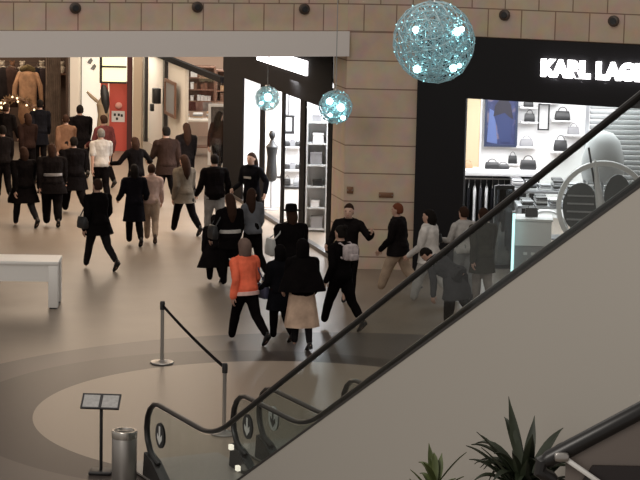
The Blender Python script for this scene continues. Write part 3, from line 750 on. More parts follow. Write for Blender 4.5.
MB().tube([(-.17, 0, 1.38), (-.33, -.02, 1.52), (-.42, -.05, 1.62)], [.05, .045, .03]).build('arm', mat('mannequin_beige', (.4, .3, .2)), t)
MB().ball((0, 0, 1.66), (.08, .1, .12)).build('head', mat('mannequin_skin', (.5, .35, .25)), t)
MB().tube([(.02, -.03, 1.76), (.05, -.09, 1.6), (.08, -.1, 1.3), (.09, -.1, 1.1)], [.08, .12, .11, .05], n=12).build('hair', G_blk, t)
MB().tube([(0, 0, .03), (0, 0, .55)], .03).build('stem', G_slv, t); MB().lathe([(.01, 0), (.18, 0), (.18, .02), (.02, .03)]).build('base', G_slv, t)

# ------------------------------------------------------------------ dim shop at far left with brown displays
YL = 56.6
wall_between('wall_dim_shop', V(-11.2, 59.0, 0), V(-6.95, 59.0, 0), 0, 4.0, .2, mat('dim_shop_wall', (.09, .055, .04), rough=.7))
wall_between('wall_dim_side', V(-6.92, 56.4, 0), V(-6.92, 59.0, 0), 0, 4.0, -.06, mat('dim_shop_wall'  , (.05, .032, .024)))
def lx(u, v=80, y=YL): return at_y(u, v, y)
q = lx(25, 105)
t = thing('coat_stand', 'tan coat with mossy collar on a stand in the dim shop', 'mannequin', (q.x, YL + .55, 0))
MB().tube([(0, 0, .9), (0, 0, 1.4), (0, 0, 1.9), (0, 0, 2.1), (0, 0, 2.18)], [.27, .24, .25, .2, .09], n=16, sq=1).build('coat', mat('coat_tan', (.36, .2, .11), rough=.9, var=.3), t)
for s in (-1, 1): MB().tube([(s * .22, 0, 2.05), (s * .34, -.03, 1.75), (s * .38, -.08, 1.35)], [.08, .07, .055]).build('sleeve', mat('coat_tan', (.36, .2, .11)), t)
MB().tube([(-.14, -.05, 2.2), (0, -.1, 2.26), (.14, -.05, 2.2), (0, .1, 2.24), (-.14, -.05, 2.2)], .08, n=8).build('collar', mat('moss', (.1, .07, .025), rough=.95, bump=1, bscale=30), t)
MB().tube([(0, 0, .03), (0, 0, .95)], .03).build('stem', G_brn, t); MB().lathe([(.01, 0), (.2, 0), (.2, .02), (.02, .04)]).build('base', G_brn, t)
def plush(x, y, z, s, material, label, grp):
    t = thing('plush_toy', label, 'toy', (x, y, z), random.uniform(-.4, .4), grp)
    MB().ball((0, 0, s * .55), (s * .5, s * .45, s * .55)).build('body', material, t)
    MB().ball((0, -s * .05, s * 1.3), s * .38).build('head', material, t)
    for a in (-1, 1):
        MB().ball((a * s * .28, 0, s * 1.62), s * .14, n=8, m_=5).build('ear', material, t)
        MB().ball((a * s * .46, -s * .2, s * .75), (s * .16, s * .3, s * .16), n=8, m_=5).build('arm', material, t)
        MB().ball((a * s * .28, -s * .45, s * .16), (s * .18, s * .3, s * .16), n=8, m_=5).build('leg', material, t)
M_pw = mat('plush_white', (.6, .52, .42), rough=.95, bump=1, bscale=60); M_pb = mat('plush_brown', (.2, .1, .055), rough=.95, bump=1, bscale=60)
for i, (u, v, yy) in enumerate(((8, 76, 57.9), (48, 76, 57.9))):
    a = lx(u, v, yy)
    t = thing('wall_shelf', ('left', 'right')[i] + ' dark shelf with plush toys in the dim shop', 'shelf', (a.x, 58.75, a.z)); MB().box((0, 0, 0), (.9, .45, .04)).build('board', G_brn, t, smooth=False); MB().box((0, .1, -.06), (.06, .2, .08)).build('bracket', G_brn, t, smooth=False)
    for k in range(3): plush(a.x - .28 + .28 * k, 58.7, a.z + .02, .2, (M_pw, M_pb, M_pw)[k], ('first', 'second', 'third')[k] + ' plush toy from the left on the %s dim shop shelf' % ('left', 'right')[i], 'plush toys in the dim shop')
# garland arch of leafy twigs
q = lx(18, 128, 56.2)
t = thing('garland_arch', 'arched garland of brown leaves and pale lights low in the dim shop', 'garland', (q.x, 55.9, 0))
ar = MB(); lf = MB(); pl = MB()
pts = [V(.62 * cos(a), 0, .75 + .75 * sin(a)) if a >= 0 else V(.62, 0, .3) for a in [pi * k / 16 for k in range(17)]]
pts = [V(.62, 0, 0)] + pts + [V(-.62, 0, 0)]
ar.tube(pts, .05, n=8); ar.build('stem', G_brn, t)
for k in range(260):
    i = random.randrange(len(pts) - 1); p = pts[i].lerp(pts[i + 1], random.random()); dv = Vector((random.gauss(0, 1), random.gauss(0, 1), random.gauss(0, 1))).normalized()
    sdv = dv.orthogonal().normalized() * .03; e = p + dv * .17
    lf.add([p, p + dv * .09 + sdv, e, p + dv * .09 - sdv, p + dv * .09 + dv.cross(sdv) * .3], [(0, 1, 4), (1, 2, 4), (2, 3, 4), (3, 0, 4)])
o = lf.build('leaves', mat('leaf_brown', (.2, .11, .05), rough=.7), t, smooth=False); o['kind'] = 'stuff'
for k in range(22):
    i = random.randrange(len(pts) - 1); p = pts[i].lerp(pts[i + 1], random.random()) + V(0, -.1, random.uniform(-.08, .08)); MB().ball(p, .028, n=6, m_=4).build('light', mat('warm_light', (1, .8, .5), emit=2, ecol=(1, .8, .5)), t)
for k, (u, c, ln, lab) in enumerate(((3, (.02, .016, .016), 1.3, 'black'), (10, (.05, .03, .025), 1.2, 'dark brown'), (37, (.015, .014, .018), 1.4, 'very dark blue'), (44, (.035, .025, .025), 1.2, 'brown black'))):
    q = lx(u, 80, 57.7); hung_garment(q.x, 57.7, 2.3, ln, cloth('dim_%d' % k, c), lab + ' garment hanging on the rail in the dim shop', None, 0, .4, .1)
q0, q1 = lx(-2, 80, 57.7), lx(50, 80, 57.7)
t = thing('clothes_rail', 'long dark clothes rail in the dim shop', 'rail', ((q0.x + q1.x) / 2, 57.7, 0)); hw = (q1.x - q0.x) / 2
MB().tube([(-hw, 0, 0), (-hw, 0, 2.345), (hw, 0, 2.345), (hw, 0, 0)], .016, n=8, round_ends=False).build('frame', M_dark, t)
for sx in (-1, 1): MB().box((sx * hw, 0, .015), (.05, .4, .03)).build('foot', M_dark, t, smooth=False)
q = lx(53, 80, 57.0)
cu = MB(); n = 40; w_ = .42
cu.loft([[V(-w_ / 2 + w_ * k / n, .04 * sin(k * 1.25), z) for k in range(n + 1)] + [V(w_ / 2 - w_ * k / n, .04 * sin((n - k) * 1.25) + .015, z) for k in range(n + 1)] for z in (.02, 1.5, 3.9)])
tag(cu.build('curtain', cloth('curtain_grey', (.26, .2, .16)), None, (q.x, 57.0, 0)), 'grey brown curtain hanging full height in the dim shop', 'curtain')

# ------------------------------------------------------------------ fashion shop interior
YK = 46.15
def kx(u, v, y): return at_y(u, v, y)
a = kx(460, 92, YK - .1); b = kx(478.5, 170, YK - .1)
t = thing('wall_panel', 'tall cream wall panel at the left of the fashion shop interior', 'panel', ((a.x + b.x) / 2, YK - .08, 0)); MB().box((0, 0, 1.6), (b.x - a.x, .08, 3.2)).build('board', mat('cream_wall_panel', (.6, .47, .3), rough=.6), t, smooth=False); MB().box(((b.x - a.x) / 2 + .02, -.01, 1.6), (.03, .1, 3.2)).build('edge', G_wht, t, smooth=False)
def poster_mat():
    mt = bpy.data.materials.new('poster_print'); mt.use_nodes = True; nt = mt.node_tree; b = nt.nodes['Principled BSDF']; L = nt.links.new
    tc = nt.nodes.new('ShaderNodeTexCoord'); n = nt.nodes.new('ShaderNodeTexNoise'); n.inputs['Scale'].default_value = 3.2; n.inputs['Detail'].default_value = 4; n.inputs['Distortion'].default_value = .8
    r = nt.nodes.new('ShaderNodeValToRGB'); e = r.color_ramp.elements; e[0].position = .35; e[0].color = (.02, .025, .08, 1); e[1].position = .7; e[1].color = (.07, .1, .25, 1)
    x = e.new(.5); x.color = (.03, .04, .12, 1); x = e.new(.62); x.color = (.16, .13, .17, 1)
    L(tc.outputs['Object'], n.inputs['Vector']); L(n.outputs['Fac'], r.inputs['Fac']); L(r.outputs['Color'], b.inputs['Base Color']); b.inputs['Roughness'].default_value = .5
    return mt
a = kx(486, 88, YK - .2); b = kx(517, 147.5, YK - .2)
t = framed('poster', 'large dark blue fashion poster with a figure in denim on the back wall', V((a.x + b.x) / 2, YK - .12, (a.z + b.z) / 2), b.x - a.x, a.z - b.z, poster_mat(), G_navy, .05, cat='poster')
pw, ph = b.x - a.x, a.z - b.z
den = mat('print_denim', (.018, .03, .1), rough=.6); drk = mat('print_dark', (.02, .018, .03), rough=.6); lb_ = mat('print_pale_blue', (.08, .12, .28), rough=.6)
def flat(pts, m_, yy, nm): MB().prism([V(x * pw, yy, z * ph) for x, z in pts], (0, .004, 0)).build(nm, m_, t, smooth=False)
flat([(-.42, -.42), (-.1, -.45), (-.2, .1), (-.36, .15)], lb_, -.02, 'print_shape')
flat([(-.02, -.42), (.3, -.42), (.36, -.05), (.1, .08), (-.22, .02), (-.12, -.15)], den, -.024, 'print_shape')
flat([(-.24, .02), (.1, .04), (.36, -.02), (.28, .22), (.14, .34), (-.02, .34), (-.2, .2)], drk, -.022, 'print_shape')
flat([(0, .3), (.14, .3), (.17, .4), (.08, .46), (-.02, .42)], mat('print_skin', (.3, .17, .13)), -.026, 'print_shape')
flat([(-.26, .3), (.4, .36), (.4, .46), (-.3, .46)], mat('print_maroon', (.08, .03, .05)), -.021, 'print_shape')
# small shelves and wall pieces
hb_grp = 'bags displayed on the back wall of the fashion shop'
for i, (u, v, w_, h_, mt, lab) in enumerate(((529, 104, .22, .14, G_blk, 'small black bag high on the wall right of the poster'), (530, 118, .24, .18, G_blk, 'black bag below the highest bag right of the poster'),
        (527, 143, .3, .16, G_gry, 'grey bag on the wall shelf right of the poster'), (563, 116, .34, .2, G_blk, 'black bag on the wall right of the thin black frame'),
        (561, 146, .3, .24, G_blk, 'black upright bag on the wall below the wide bag'), (551, 100, .26, .12, G_gry, 'flat grey bag at the top of the back wall'),
        (574, 131, .26, .17, G_gry, 'grey bag at the right end of the wall bags'), (513, 160, .2, .18, G_blk, 'black bag under the blue poster'))):
    q = kx(u, v, YK - .3)
    if u == 513: q.z = min(q.z, 1.38)
    handbag(q.x, YK - .2, q.z - h_ / 2, w_, h_, mt, lab, None)
    s_ = thing('wall_shelf', 'slim white shelf under the ' + lab.split(' on ')[0].split(' high')[0].split(' below')[0].split(' at ')[0].split(' under')[0] + (', %s' % ('top left', 'second down on the left', 'third down on the left', 'upper middle', 'lower middle', 'top middle', 'far right', 'by the poster foot')[i]), 'shelf', (q.x, YK - .15, q.z - h_ / 2 - .015))
    MB().box((0, 0, 0), (w_ + .14, .28, .028)).build('board', G_wht, s_, smooth=False); MB().box((0, .1, -.03), (.04, .06, .03)).build('bracket', G_slv, s_, smooth=False)
a = kx(539, 104, YK - .2); b = kx(549.5, 131, YK - .2)
framed('picture_frame', 'thin black rectangular frame on the white back wall', V((a.x + b.x) / 2, YK - .05, (a.z + b.z) / 2), b.x - a.x, a.z - b.z, None, G_blk, .03, cat='frame')
# clothes rack with white top
q0, q1 = kx(464, 171, 42.3), kx(541, 171, 42.3)
hz = kx(490, 170, 42.3).z
t = thing('clothes_rack', 'clothes rack with a thick white top just inside the black portal', 'rack', ((q0.x + q1.x) / 2, 42.5, 0)); wr = q1.x - q0.x
MB().box((0, 0, hz - .06), (wr, .5, .12), 0, .015).build('top', G_wht, t)
for sx in (-1, -.2, 1): MB().box((sx * (wr / 2 - .03), .1, (hz - .12) / 2), (.05, .3, hz - .12)).build('leg', G_blk, t, smooth=False)
MB().tube([(-wr / 2 + .04, -.05, hz - .2), (wr / 2 - .04, -.05, hz - .2)], .014, n=8).build('rail', M_steel, t)
MB().box((0, .2, hz - .62), (wr - .1, .02, 1.0)).build('back_panel', G_blk, t, smooth=False)  # black sheet added so no bright background shows between the garments
cols = [('black', (.012, .012, .014)), ('white', (.75, .75, .75)), ('charcoal', (.05, .05, .055)), ('white', (.75, .75, .75)), ('black', (.012, .012, .014)), ('grey', (.28, .28, .3)), ('black', (.012, .012, .014)), ('charcoal', (.05, .05, .055)),
        ('grey', (.28, .28, .3)), ('black', (.012, .012, .014)), ('white', (.75, .75, .75)), ('black', (.012, .012, .014))]
for k, (cn, c) in enumerate(cols):
    x = (q0.x + q1.x) / 2 - wr / 2 + .12 + (wr - .24) * k / (len(cols) - 1)
    hung_garment(x, 42.45, hz - .245, 1.02, cloth('rack_' + cn, c, .1), cn + ' garment hanging ' + ('first', 'second', 'third', 'fourth', 'fifth', 'sixth', 'seventh', 'eighth', 'ninth', 'tenth', 'eleventh', 'twelfth')[k] + ' from the left on the white topped rack', 'garments on the white topped rack', R(84), .42, .06)
for k, (u, w_, h_, mt) in enumerate(((468, .2, .12, G_tan), (492, .3, .14, G_blk), (503, .26, .1, G_blk), (528, .34, .2, G_blk))):
    q = kx(u, 168, 42.5); handbag(q.x, 42.5, hz, w_, h_, mt, ('tan', 'wide black', 'flat black', 'large black')[k] + ' bag resting on the white rack top', None)
# tiered tables with folded goods
for i, (u, v, yy, w_, lab) in enumerate(((545, 190, 41.6, 1.5, 'grey'), (548, 205, 40.2, 1.2, 'pale'))):
    q = kx(u, v, yy)
    table(lab + ' display table of folded clothes in the fashion shop', q.x, yy + .2, w_, .7, q.z, G_gry if i == 0 else G_slv)
    for k in range(5 if i == 0 else 4):
        for r_ in range(2):
            fold_stack(q.x - w_ / 2 + .2 + k * .275, yy + .03 + .33 * r_, q.z, random.randint(2, 5), random.sample([G_gry, G_wht, G_blk, G_slv], 3), 'pile of folded clothes on the %s display table' % lab, 'folded piles on the %s display table' % lab, .22, .26)
# white display case with lit glass edge near the opening
q = at_z(532, 276); cz = kx(530, 219, q.y).z
t = thing('display_case', 'white boxy display case with a glass lid near the shop opening', 'display case', (q.x, q.y + .3, 0), R(-4))
MB().box((0, 0, .28), (.66, .6, .56)).build('cabinet', G_slv, t, smooth=False); MB().box((0, 0, .58 + (cz - .56) / 2 - .04), (.7, .64, cz - .62)).build('upper_box', G_wht, t, smooth=False)
MB().box((0, 0, cz - .02), (.74, .68, .04)).build('lid', G_wht, t, smooth=False)
for x, z in ((-.12, .42), (.02, .42), (.14, .4), (-.05, .3), (.1, .28)): MB().box((x, -.305, z), (.07, .012, .05)).build('label_mark', G_wht, t, smooth=False)
handbag(q.x - .02, q.y + .3, cz, .24, .17, G_blk, 'black bag on top of the white display case', None)
q = kx(512.5, 270, 38.35)
t = thing('light_column', 'slim upright column glowing pale cyan beside the white display case', 'lamp', (q.x, 38.45, 0)); MB().box((0, 0, .62), (.045, .045, 1.16)).build('tube', mat('cyan_tube', (.7, 1, 1), emit=1.6, ecol=(.6, 1, 1)), t, smooth=False); MB().box((0, 0, .02), (.14, .14, .04)).build('base', G_slv, t, smooth=False); MB().box((0, 0, 1.22), (.07, .07, .04)).build('cap', G_slv, t, smooth=False)
q = kx(505, 250, 39.2)
t = thing('glass_door', 'dark framed glass door standing open inside the black portal', 'door', (q.x - .04, 39.3, 0), R(8))
for x in (-.17, .17): MB().box((x, 0, .8), (.04, .05, 1.6)).build('stile', G_blk, t, smooth=False)
for z in (.05, 1.57): MB().box((0, 0, z), (.3, .05, .08)).build('rail', G_blk, t, smooth=False)
MB().box((0, 0, .81), (.3, .012, 1.44)).build('pane', glass_mat('smoked_glass', (.55, .6, .62), .06, .6), t, smooth=False)
# large white ring display
q = kx(603, 207, 38.9); rr_ = .78
t = thing('ring_display', 'large white ring display with dark disc and slanting strut, behind the escalator glass', 'display', (q.x, 38.9, 0), R(-6))
n = 48; MB().loft([[V((rr_ + a) * cos(2 * pi * k / n), b, q.z + (rr_ + a) * sin(2 * pi * k / n)) for k in range(n + 1)] for a, b in ((0, -.08), (.09, -.08), (.09, .08), (0, .08), (0, -.08))], closed=False).build('ring', G_wht, t)
MB().box((0, 0, max(.05, (q.z - rr_) / 2)), (.5, .4, max(.1, q.z - rr_ + .05))).build('base', G_wht, t, smooth=False)
MB().loft([[V(.26 + s * .25 * cos(2 * pi * k / 28), yy, q.z + .2 + s * .42 * sin(2 * pi * k / 28)) for k in range(28)] for s, yy in ((.96, -.03), (1, -.02), (1, .03))]).build('disc', mat('disc_dark', (.06, .065, .065)), t)
MB().loft([[V(-.42 + s * .33 * cos(2 * pi * k / 28), yy, q.z - .02 + s * .46 * sin(2 * pi * k / 28)) for k in range(28)] for s, yy in ((.96, .0), (1, .01), (1, .05))]).build('disc', mat('disc_dark', (.06, .065, .065)), t)
for k in range(4): MB().box((-.42, -.03, q.z - .25 + .15 * k), (.5, .04, .03)).build('slat', G_slv, t, smooth=False)
MB().tube([(-.18, -.05, q.z + .86), (-.12, -.05, q.z + .4), (-.02, -.06, q.z - .1), (.1, -.06, q.z - .5)], [.03, .06, .1, .08], n=10).build('strut', G_wht, t)
MB().tube([(-.31, -.05, q.z + 1.1), (-.15, -.05, q.z + .3)], .02, n=8).build('pin', G_blk, t)
# white arched stool table left of ring
q = kx(546, 228, 38.4)
t = thing('arched_table', 'low white arched table between the display case and ring', 'table', (q.x + .12, 39.6, 0)); zz = kx(545, 212, 39.6).z
MB().loft([[V(.42 * cos(a) * s, y, zz - .32 + .36 * sin(a) * s) for a in [pi * k / 16 for k in range(17)]] + [V(.42 * cos(a) * (s - .1), y, zz - .32 + .36 * sin(a) * (s - .1)) for a in [pi - pi * k / 16 for k in range(17)]] for s, y in ((1, -.12), (1, .12))]).build('arch', G_wht, t)
for sx in (-1, 1): MB().box((sx * .4, 0, (zz - .32) / 2), (.05, .22, zz - .32)).build('leg', G_wht, t, smooth=False)
# grey slatted shutter and pale dome
a = kx(588, 100, 41.2); b = kx(660, 100, 41.2)
t = thing('shutter', 'grey slatted roller shutter at the right of the fashion shop', 'shutter', ((a.x + b.x) / 2, 41.2, 0)); ws = b.x - a.x
for k in range(24): MB().box((0, 0, .9 + .1 * k + .05), (ws - .1, .05, .088), 0, .015).build('slat', mat('shutter_grey', (.3, .31, .31), rough=.5), t)
for sx in (-1, 1): MB().box((sx * ws / 2, 0, 1.68), (.07, .09, 3.36)).build('side_rail', G_slv, t, smooth=False)
q = kx(603, 160, 40.4); ztop = kx(603, 131, 40.4).z
t = thing('mannequin', 'pale dome shaped form on a stem behind the white ring', 'mannequin', (q.x, 40.4, 0))
MB().lathe([(.02, ztop - .95), (.38, ztop - .95), (.42, ztop - .8), (.4, ztop - .5), (.32, ztop - .2), (.18, ztop - .04), (.02, ztop)], n=28).build('pale_dome', mat('dome_pale', (.5, .51, .51), rough=.9), t)  # pale rounded shape, drawn as a solid dome
MB().tube([(0, 0, .03), (0, 0, ztop - .93)], .035).build('stem', G_slv, t); MB().lathe([(.01, 0), (.22, 0), (.22, .02), (.03, .04)]).build('base', G_slv, t)

# bronze plaques on the stone pier
for u_, v_, w_, h_, lab in ((386, 195, .27, .1, 'small wide bronze plaque on the stone pier, near the black portal'), (350, 190, .12, .13, 'small upright bronze plaque low on the left of the stone pier')):
    q = at_y(u_, v_, 38.99)
    t = thing('wall_plaque', lab, 'plaque', q)
    MB().box((0, -.012, 0), (w_, .02, h_), 0, .006).build('plate', mat('plaque_bronze', (.2, .1, .055), rough=.5, metal=.4), t)
    for sx in (-1, 1): MB().box((sx * (w_ / 2 - .02), -.026, 0), (.014, .01, .014)).build('screw', G_slv, t, smooth=False)
# ------------------------------------------------------------------ people
def rotx(p, a, o):
    d = p - o; return o + V(d.x, d.y * cos(a) - d.z * sin(a), d.y * sin(a) + d.z * cos(a))
HAIR = {k: mat('hair_' + k, c, rough=.85, spec=.08) for k, c in (('black', (.009, .007, .006)), ('brown', (.03, .015, .01)), ('auburn', (.13, .04, .02)), ('fair', (.28, .19, .1)), ('grey', (.14, .13, .12)))}
PEOPLE = {}
def person(key, u, v, h, face, label, top, bottom, shoes='black', stride=(24, -20), knee=(8, 28), arms=((-18, 8, 20), (18, 8, 20)), lean=3, hair=('short', 'black'), hat=None,
           skirt=None, coat=None, hood=None, skin=0, wide=1.0, look=(0, 0), hem=None, scarf=None, sleeves=True, cape=None, group=None):
    """u, v: image point on the floor between the feet; face: heading in degrees, 0 = away from the camera, positive = turned to the left;
    arms: (swing, spread, elbow) left and right; coat: (hem height, flare); skirt: (cloth, hem height, flare)"""
    g = at_z(u, v); W = wide
    t = thing('person', label, 'person', (g.x, g.y, 0), R(face), group)
    hip = V(0, 0, .515)
    def up(p): return rotx(p, R(-lean), hip)
    # legs
    legs = []
    for s, a, k in ((-1, stride[0], knee[0]), (1, stride[1], knee[1])):
        a, k = R(a), R(k); hp = V(s * .05 * W, 0, .5)
        kn_ = hp + V(0, sin(a), -cos(a)) * .235; an = kn_ + V(0, sin(a - k), -cos(a - k)) * .222
        fp = min(0, a - k) * .9                                             # heel lifted on the trailing foot
        def ft(y, z): return an + V(0, y * cos(fp) - z * sin(fp), y * sin(fp) + z * cos(fp))
        legs.append((s, hp, kn_, an, ft))
    low = min(min(f(y, -.046).z for y in (-.03, .06, .115)) for *_, f in legs)
    dz = V(0, 0, -low); S = h
    hip = hip + dz
    legs = [(s, a + dz, b + dz, c + dz, (lambda f: lambda y, z: f(y, z) + dz)(f)) for s, a, b, c, f in legs]
    def up(p): return rotx(p + dz, R(-lean), hip)
    neck = V(0, .004, .86); hy, hp_ = R(look[0]), R(look[1])
    def hd(p):
        d = p - neck; d = V(d.x, d.y * cos(hp_) - d.z * sin(hp_), d.y * sin(hp_) + d.z * cos(hp_)); d = V(d.x * cos(hy) - d.y * sin(hy), d.x * sin(hy) + d.y * cos(hy), d.z); return up(neck + d)
    def sc(q): return q * S
    n = 18
    def ring(z, a, b, y=0, f=up, sq=2.3):
        r = []
        for k in range(n):
            c, s = cos(2 * pi * k / n), sin(2 * pi * k / n)
            r.append(sc(f(V(a * math.copysign(abs(c) ** (2 / sq), c), y + b * math.copysign(abs(s) ** (2 / sq), s), z))))
        return r
    TR = [(.475, .07, .055, -.004), (.505, .094, .07, -.006), (.54, .098, .074, -.008), (.585, .088, .064, -.002), (.625, .08, .057, .002), (.68, .09, .062, .004), (.735, .1, .068, .003), (.78, .104, .062, -.002), (.812, .088, .05, -.006), (.838, .05, .042, -.006)]
    # arms
    A = []
    for s, (sw, ab, el) in zip((-1, 1), arms):
        sh = V(s * .112 * W, -.004, .795); sw, ab, el = R(sw), R(ab if ab > 36 else ab * .6), R(el)
        d1 = V(s * sin(ab), sin(sw) * cos(ab), -cos(sw) * cos(ab)); e = sh + d1 * .175
        d2 = V(s * sin(ab) * .4, sin(sw + el), -cos(sw + el)).normalized(); wr = e + d2 * .15
        A.append((s, sh, e, wr, d2))
    body = MB()
    body.loft([ring(z, a * W, b * W, y) for z, a, b, y in TR] + [ring(.845, .036, .036, -.002), ring(.875, .033, .035, .004)])
    HR = [(.862, .016, .022, .026), (.872, .028, .04, .018), (.886, .036, .05, .01), (.905, .042, .055, .006), (.93, .0455, .059, 0), (.955, .045, .059, -.003), (.978, .036, .047, -.004), (.992, .022, .028, -.004), (.999, .008, .01, -.004)]
    body.loft([ring(z, a, b, y, hd, 2.05) for z, a, b, y in HR])
    body.tube([sc(hd(V(0, .054, .935))), sc(hd(V(0, .065, .915))), sc(hd(V(0, .058, .907)))], [.006 * S, .011 * S, .008 * S], n=6)       # nose
    body.ball(sc(hd(V(0, .055, .889))), (.015 * S, .008 * S, .006 * S), n=8, m_=4)                                                     # mouth
    for s in (-1, 1):
        body.ball(sc(hd(V(s * .047, -.004, .922))), (.007 * S, .013 * S, .019 * S), n=8, m_=5)                                          # ears
        body.ball(sc(hd(V(s * .02, .052, .944))), (.015 * S, .007 * S, .005 * S), n=6, m_=4)                                            # brows
    for s, a, b, c, f in legs:
        body.tube([sc(a + V(0, 0, .02)), sc(a.lerp(b, .45)), sc(b), sc(b.lerp(c, .3)), sc(c)], [x * S * W for x in (.054, .046, .034, .033, .02)], n=12)
        body.tube([sc(f(-.015, -.02)), sc(f(.04, -.026)), sc(f(.09, -.034))], [.022 * S, .024 * S, .014 * S], n=10)
    for s, sh, e, wr, d2 in A:
        body.tube([sc(up(sh)), sc(up(sh.lerp(e, .4))), sc(up(e)), sc(up(e.lerp(wr, .3))), sc(up(wr)), sc(up(wr + d2 * .025))], [x * S for x in (.034, .03, .023, .024, .016, .017)], n=10)
    bo = fuse(body.build('body', M_skin[skin], t), .0145, 2)
    # hands and eyes join the body mesh, fingers stay apart
    ex = MB()
    for s, sh, e, wr, d2 in A:
        side = V(1, 0, 0); pn = d2.cross(side).normalized(); ac = side.cross(d2).normalized(); w_ = pn                  # w_: across the knuckles (fore-aft)
        c0 = wr
        def hpnt(al, cr, nn): return sc(up(c0 + d2 * al + w_ * cr + side * (-s) * nn))
        rings = []
        for al, wd, th in ((.0, .014, .011), (.02, .02, .012), (.045, .024, .011), (.056, .022, .009)):
            rings.append([hpnt(al, wd * cos(2 * pi * k / 10), th * sin(2 * pi * k / 10)) for k in range(10)])
        ex.loft(rings)
        for cr, ln in ((-.018, .034), (-.006, .043), (.006, .047), (.018, .042)):
            ex.tube([hpnt(.05, cr, 0), hpnt(.05 + ln * .45, cr * 1.05, .004), hpnt(.05 + ln * .8, cr * 1.05, .014), hpnt(.05 + ln, cr, .024)], [.0058 * S, .0056 * S, .005 * S, .0042 * S], n=6)
        ex.tube([hpnt(.012, .016, .002), hpnt(.03, .03, .008), hpnt(.05, .034, .016)], [.0068 * S, .0062 * S, .005 * S], n=6)
    ex.cur = 1
    for s in (-1, 1): ex.ball(sc(hd(V(s * .02, .0535, .934))), (.0075 * S, .005 * S, .005 * S), n=8, m_=4)
    ex.cur = 2
    ex.ball(sc(hd(V(0, .0605, .889))), (.012 * S, .004 * S, .0035 * S), n=8, m_=4)
    xo = ex.build('body_tmp', [M_skin[skin], M_eye, M_lip]); FUSE[-1][2] = xo
    # trousers or tights
    if bottom:
        b = MB(); o_ = .012 if skirt is None and bottom != 'tights' else .004
        m_ = cloth(*bottom) if isinstance(bottom, tuple) else cloth('tights', (.012, .011, .012))
        b.loft([ring(z, (a + .008) * W, (bb + .008) * W, y) for z, a, bb, y in TR[:5]])
        for s, a, k, c, f in legs:
            b.tube([sc(a + V(0, 0, .01)), sc(a.lerp(k, .45)), sc(k), sc(k.lerp(c, .35)), sc(c.lerp(k, .08))], [(x + o_) * S * W for x in (.054, .046, .034, .033, .024)], n=12)
        fuse(b.build('trousers' if isinstance(bottom, tuple) else 'tights', m_, t), .015, 2, .004 * S)
    for s, a, k, c, f in legs:
        sh_ = MB(); rr_ = []
        for y, w_, zt in ((-.034, .012, -.01), (-.03, .02, .012), (-.01, .023, .014), (.02, .023, .0), (.06, .027, -.02), (.095, .023, -.03), (.115, .01, -.037)):
            rr_.append([sc(f(y, -.047) + V(-w_, 0, 0)), sc(f(y, -.047) + V(w_, 0, 0)), sc(f(y, (zt - .047) / 2) + V(w_ * .98, 0, 0)), sc(f(y, zt) + V(w_ * .6, 0, 0)), sc(f(y, zt) + V(-w_ * .6, 0, 0)), sc(f(y, (zt - .047) / 2) + V(-w_ * .98, 0, 0))])
        sh_.loft(rr_); sh_.build('shoe', mat('shoe_' + shoes, {'black': (.012, .011, .011), 'white': (.6, .58, .55), 'brown': (.06, .03, .02)}[shoes], rough=.5), t)
    # upper garment
    nm, c = top
    tp = MB(); o_ = .016 if coat is not None or hem is not None else .011
    zl = hem if hem is not None else .5
    rg = [ring(zl, .103 * W + .008, .08 * W + .004, -.004)] if zl < .54 else []
    for z, a, b, y in TR:
        if z > zl + .012: rg.append(ring(z, max(a * W, .088 * W) + o_, b * W + o_, y))
    rg.append(ring(.852, .045, .046, 0))
    tp.loft(rg)
    for s, sh, e, wr, d2 in A:
        end = wr + d2 * .004 if sleeves else sh.lerp(e, .75)
        pts = [sh, sh.lerp(e, .4), e, e.lerp(wr, .4), end] if sleeves else [sh, sh.lerp(e, .4), end]
        tp.tube([sc(up(p)) for p in pts], [(x + o_ * .8) * S for x in ((.035, .031, .026, .025, .02) if sleeves else (.033, .029, .027))], n=10)
    mt = cloth(nm, c)
    to = fuse(tp.build('coat' if coat else 'jacket' if sleeves else 'shirt', mt, t), .015, 2, .006 * S)
    # collar band
    cb = MB(); cb.tube([sc(up(V(.047 * cos(k * pi / 6), .004 + .047 * sin(k * pi / 6), .847))) for k in range(13)], .011 * S, n=6, round_ends=False); cb.build('collar', mt if not scarf else cloth(*scarf), t)
    def leg_span(z):
        """fore-aft extent of both legs at height z"""
        ys = []
        for s, a, k, c, f in legs:
            if z > k.z: q = (a.z - z) / max(1e-4, a.z - k.z); y = a.lerp(k, max(0, min(1, q))).y; r = .05
            else: q = (k.z - z) / max(1e-4, k.z - c.z); y = k.lerp(c, max(0, min(1, q))).y; r = .035
            ys.append((y - r, y + r))
        return min(y[0] for y in ys), max(y[1] for y in ys)
    def flared(zt, zb, w0, w1, m_, name, fold, off):
        rings = []; k_ = 7; n2 = 30
        for i in range(k_ + 1):
            q = i / k_; z = zt + (zb - zt) * q; z_ = z + dz.z
            y0, y1 = leg_span(min(z_, hip.z - .03)); y0 = min(y0, -.075 * W); y1 = max(y1, .075 * W)
            a = (w0 + (w1 - w0) * q) * W; cy = (y0 + y1) / 2 * min(1, q * 2.2); by_ = max(w0 * .78, (y1 - y0) / 2 * min(1, .55 + q) + .012) + off * q
            rr_ = []
            for j in range(n2):
                an = 2 * pi * j / n2; fo = 1 + fold * q * sin(an * 7 + i * .25 + len(label))
                p = V(a * cos(an) * fo, cy + by_ * sin(an) * fo, z)
                rr_.append(sc(up(p) if q < .15 else V(p.x, p.y + (up(V(0, 0, zt)).y) * max(0, 1 - q * 1.5), p.z + dz.z)))
            rings.append(rr_)
        # inner side so that the hem has thickness
        ins = [[p.lerp(sum(r, V(0, 0, 0)) / len(r), .06) for p in r] for r in rings]
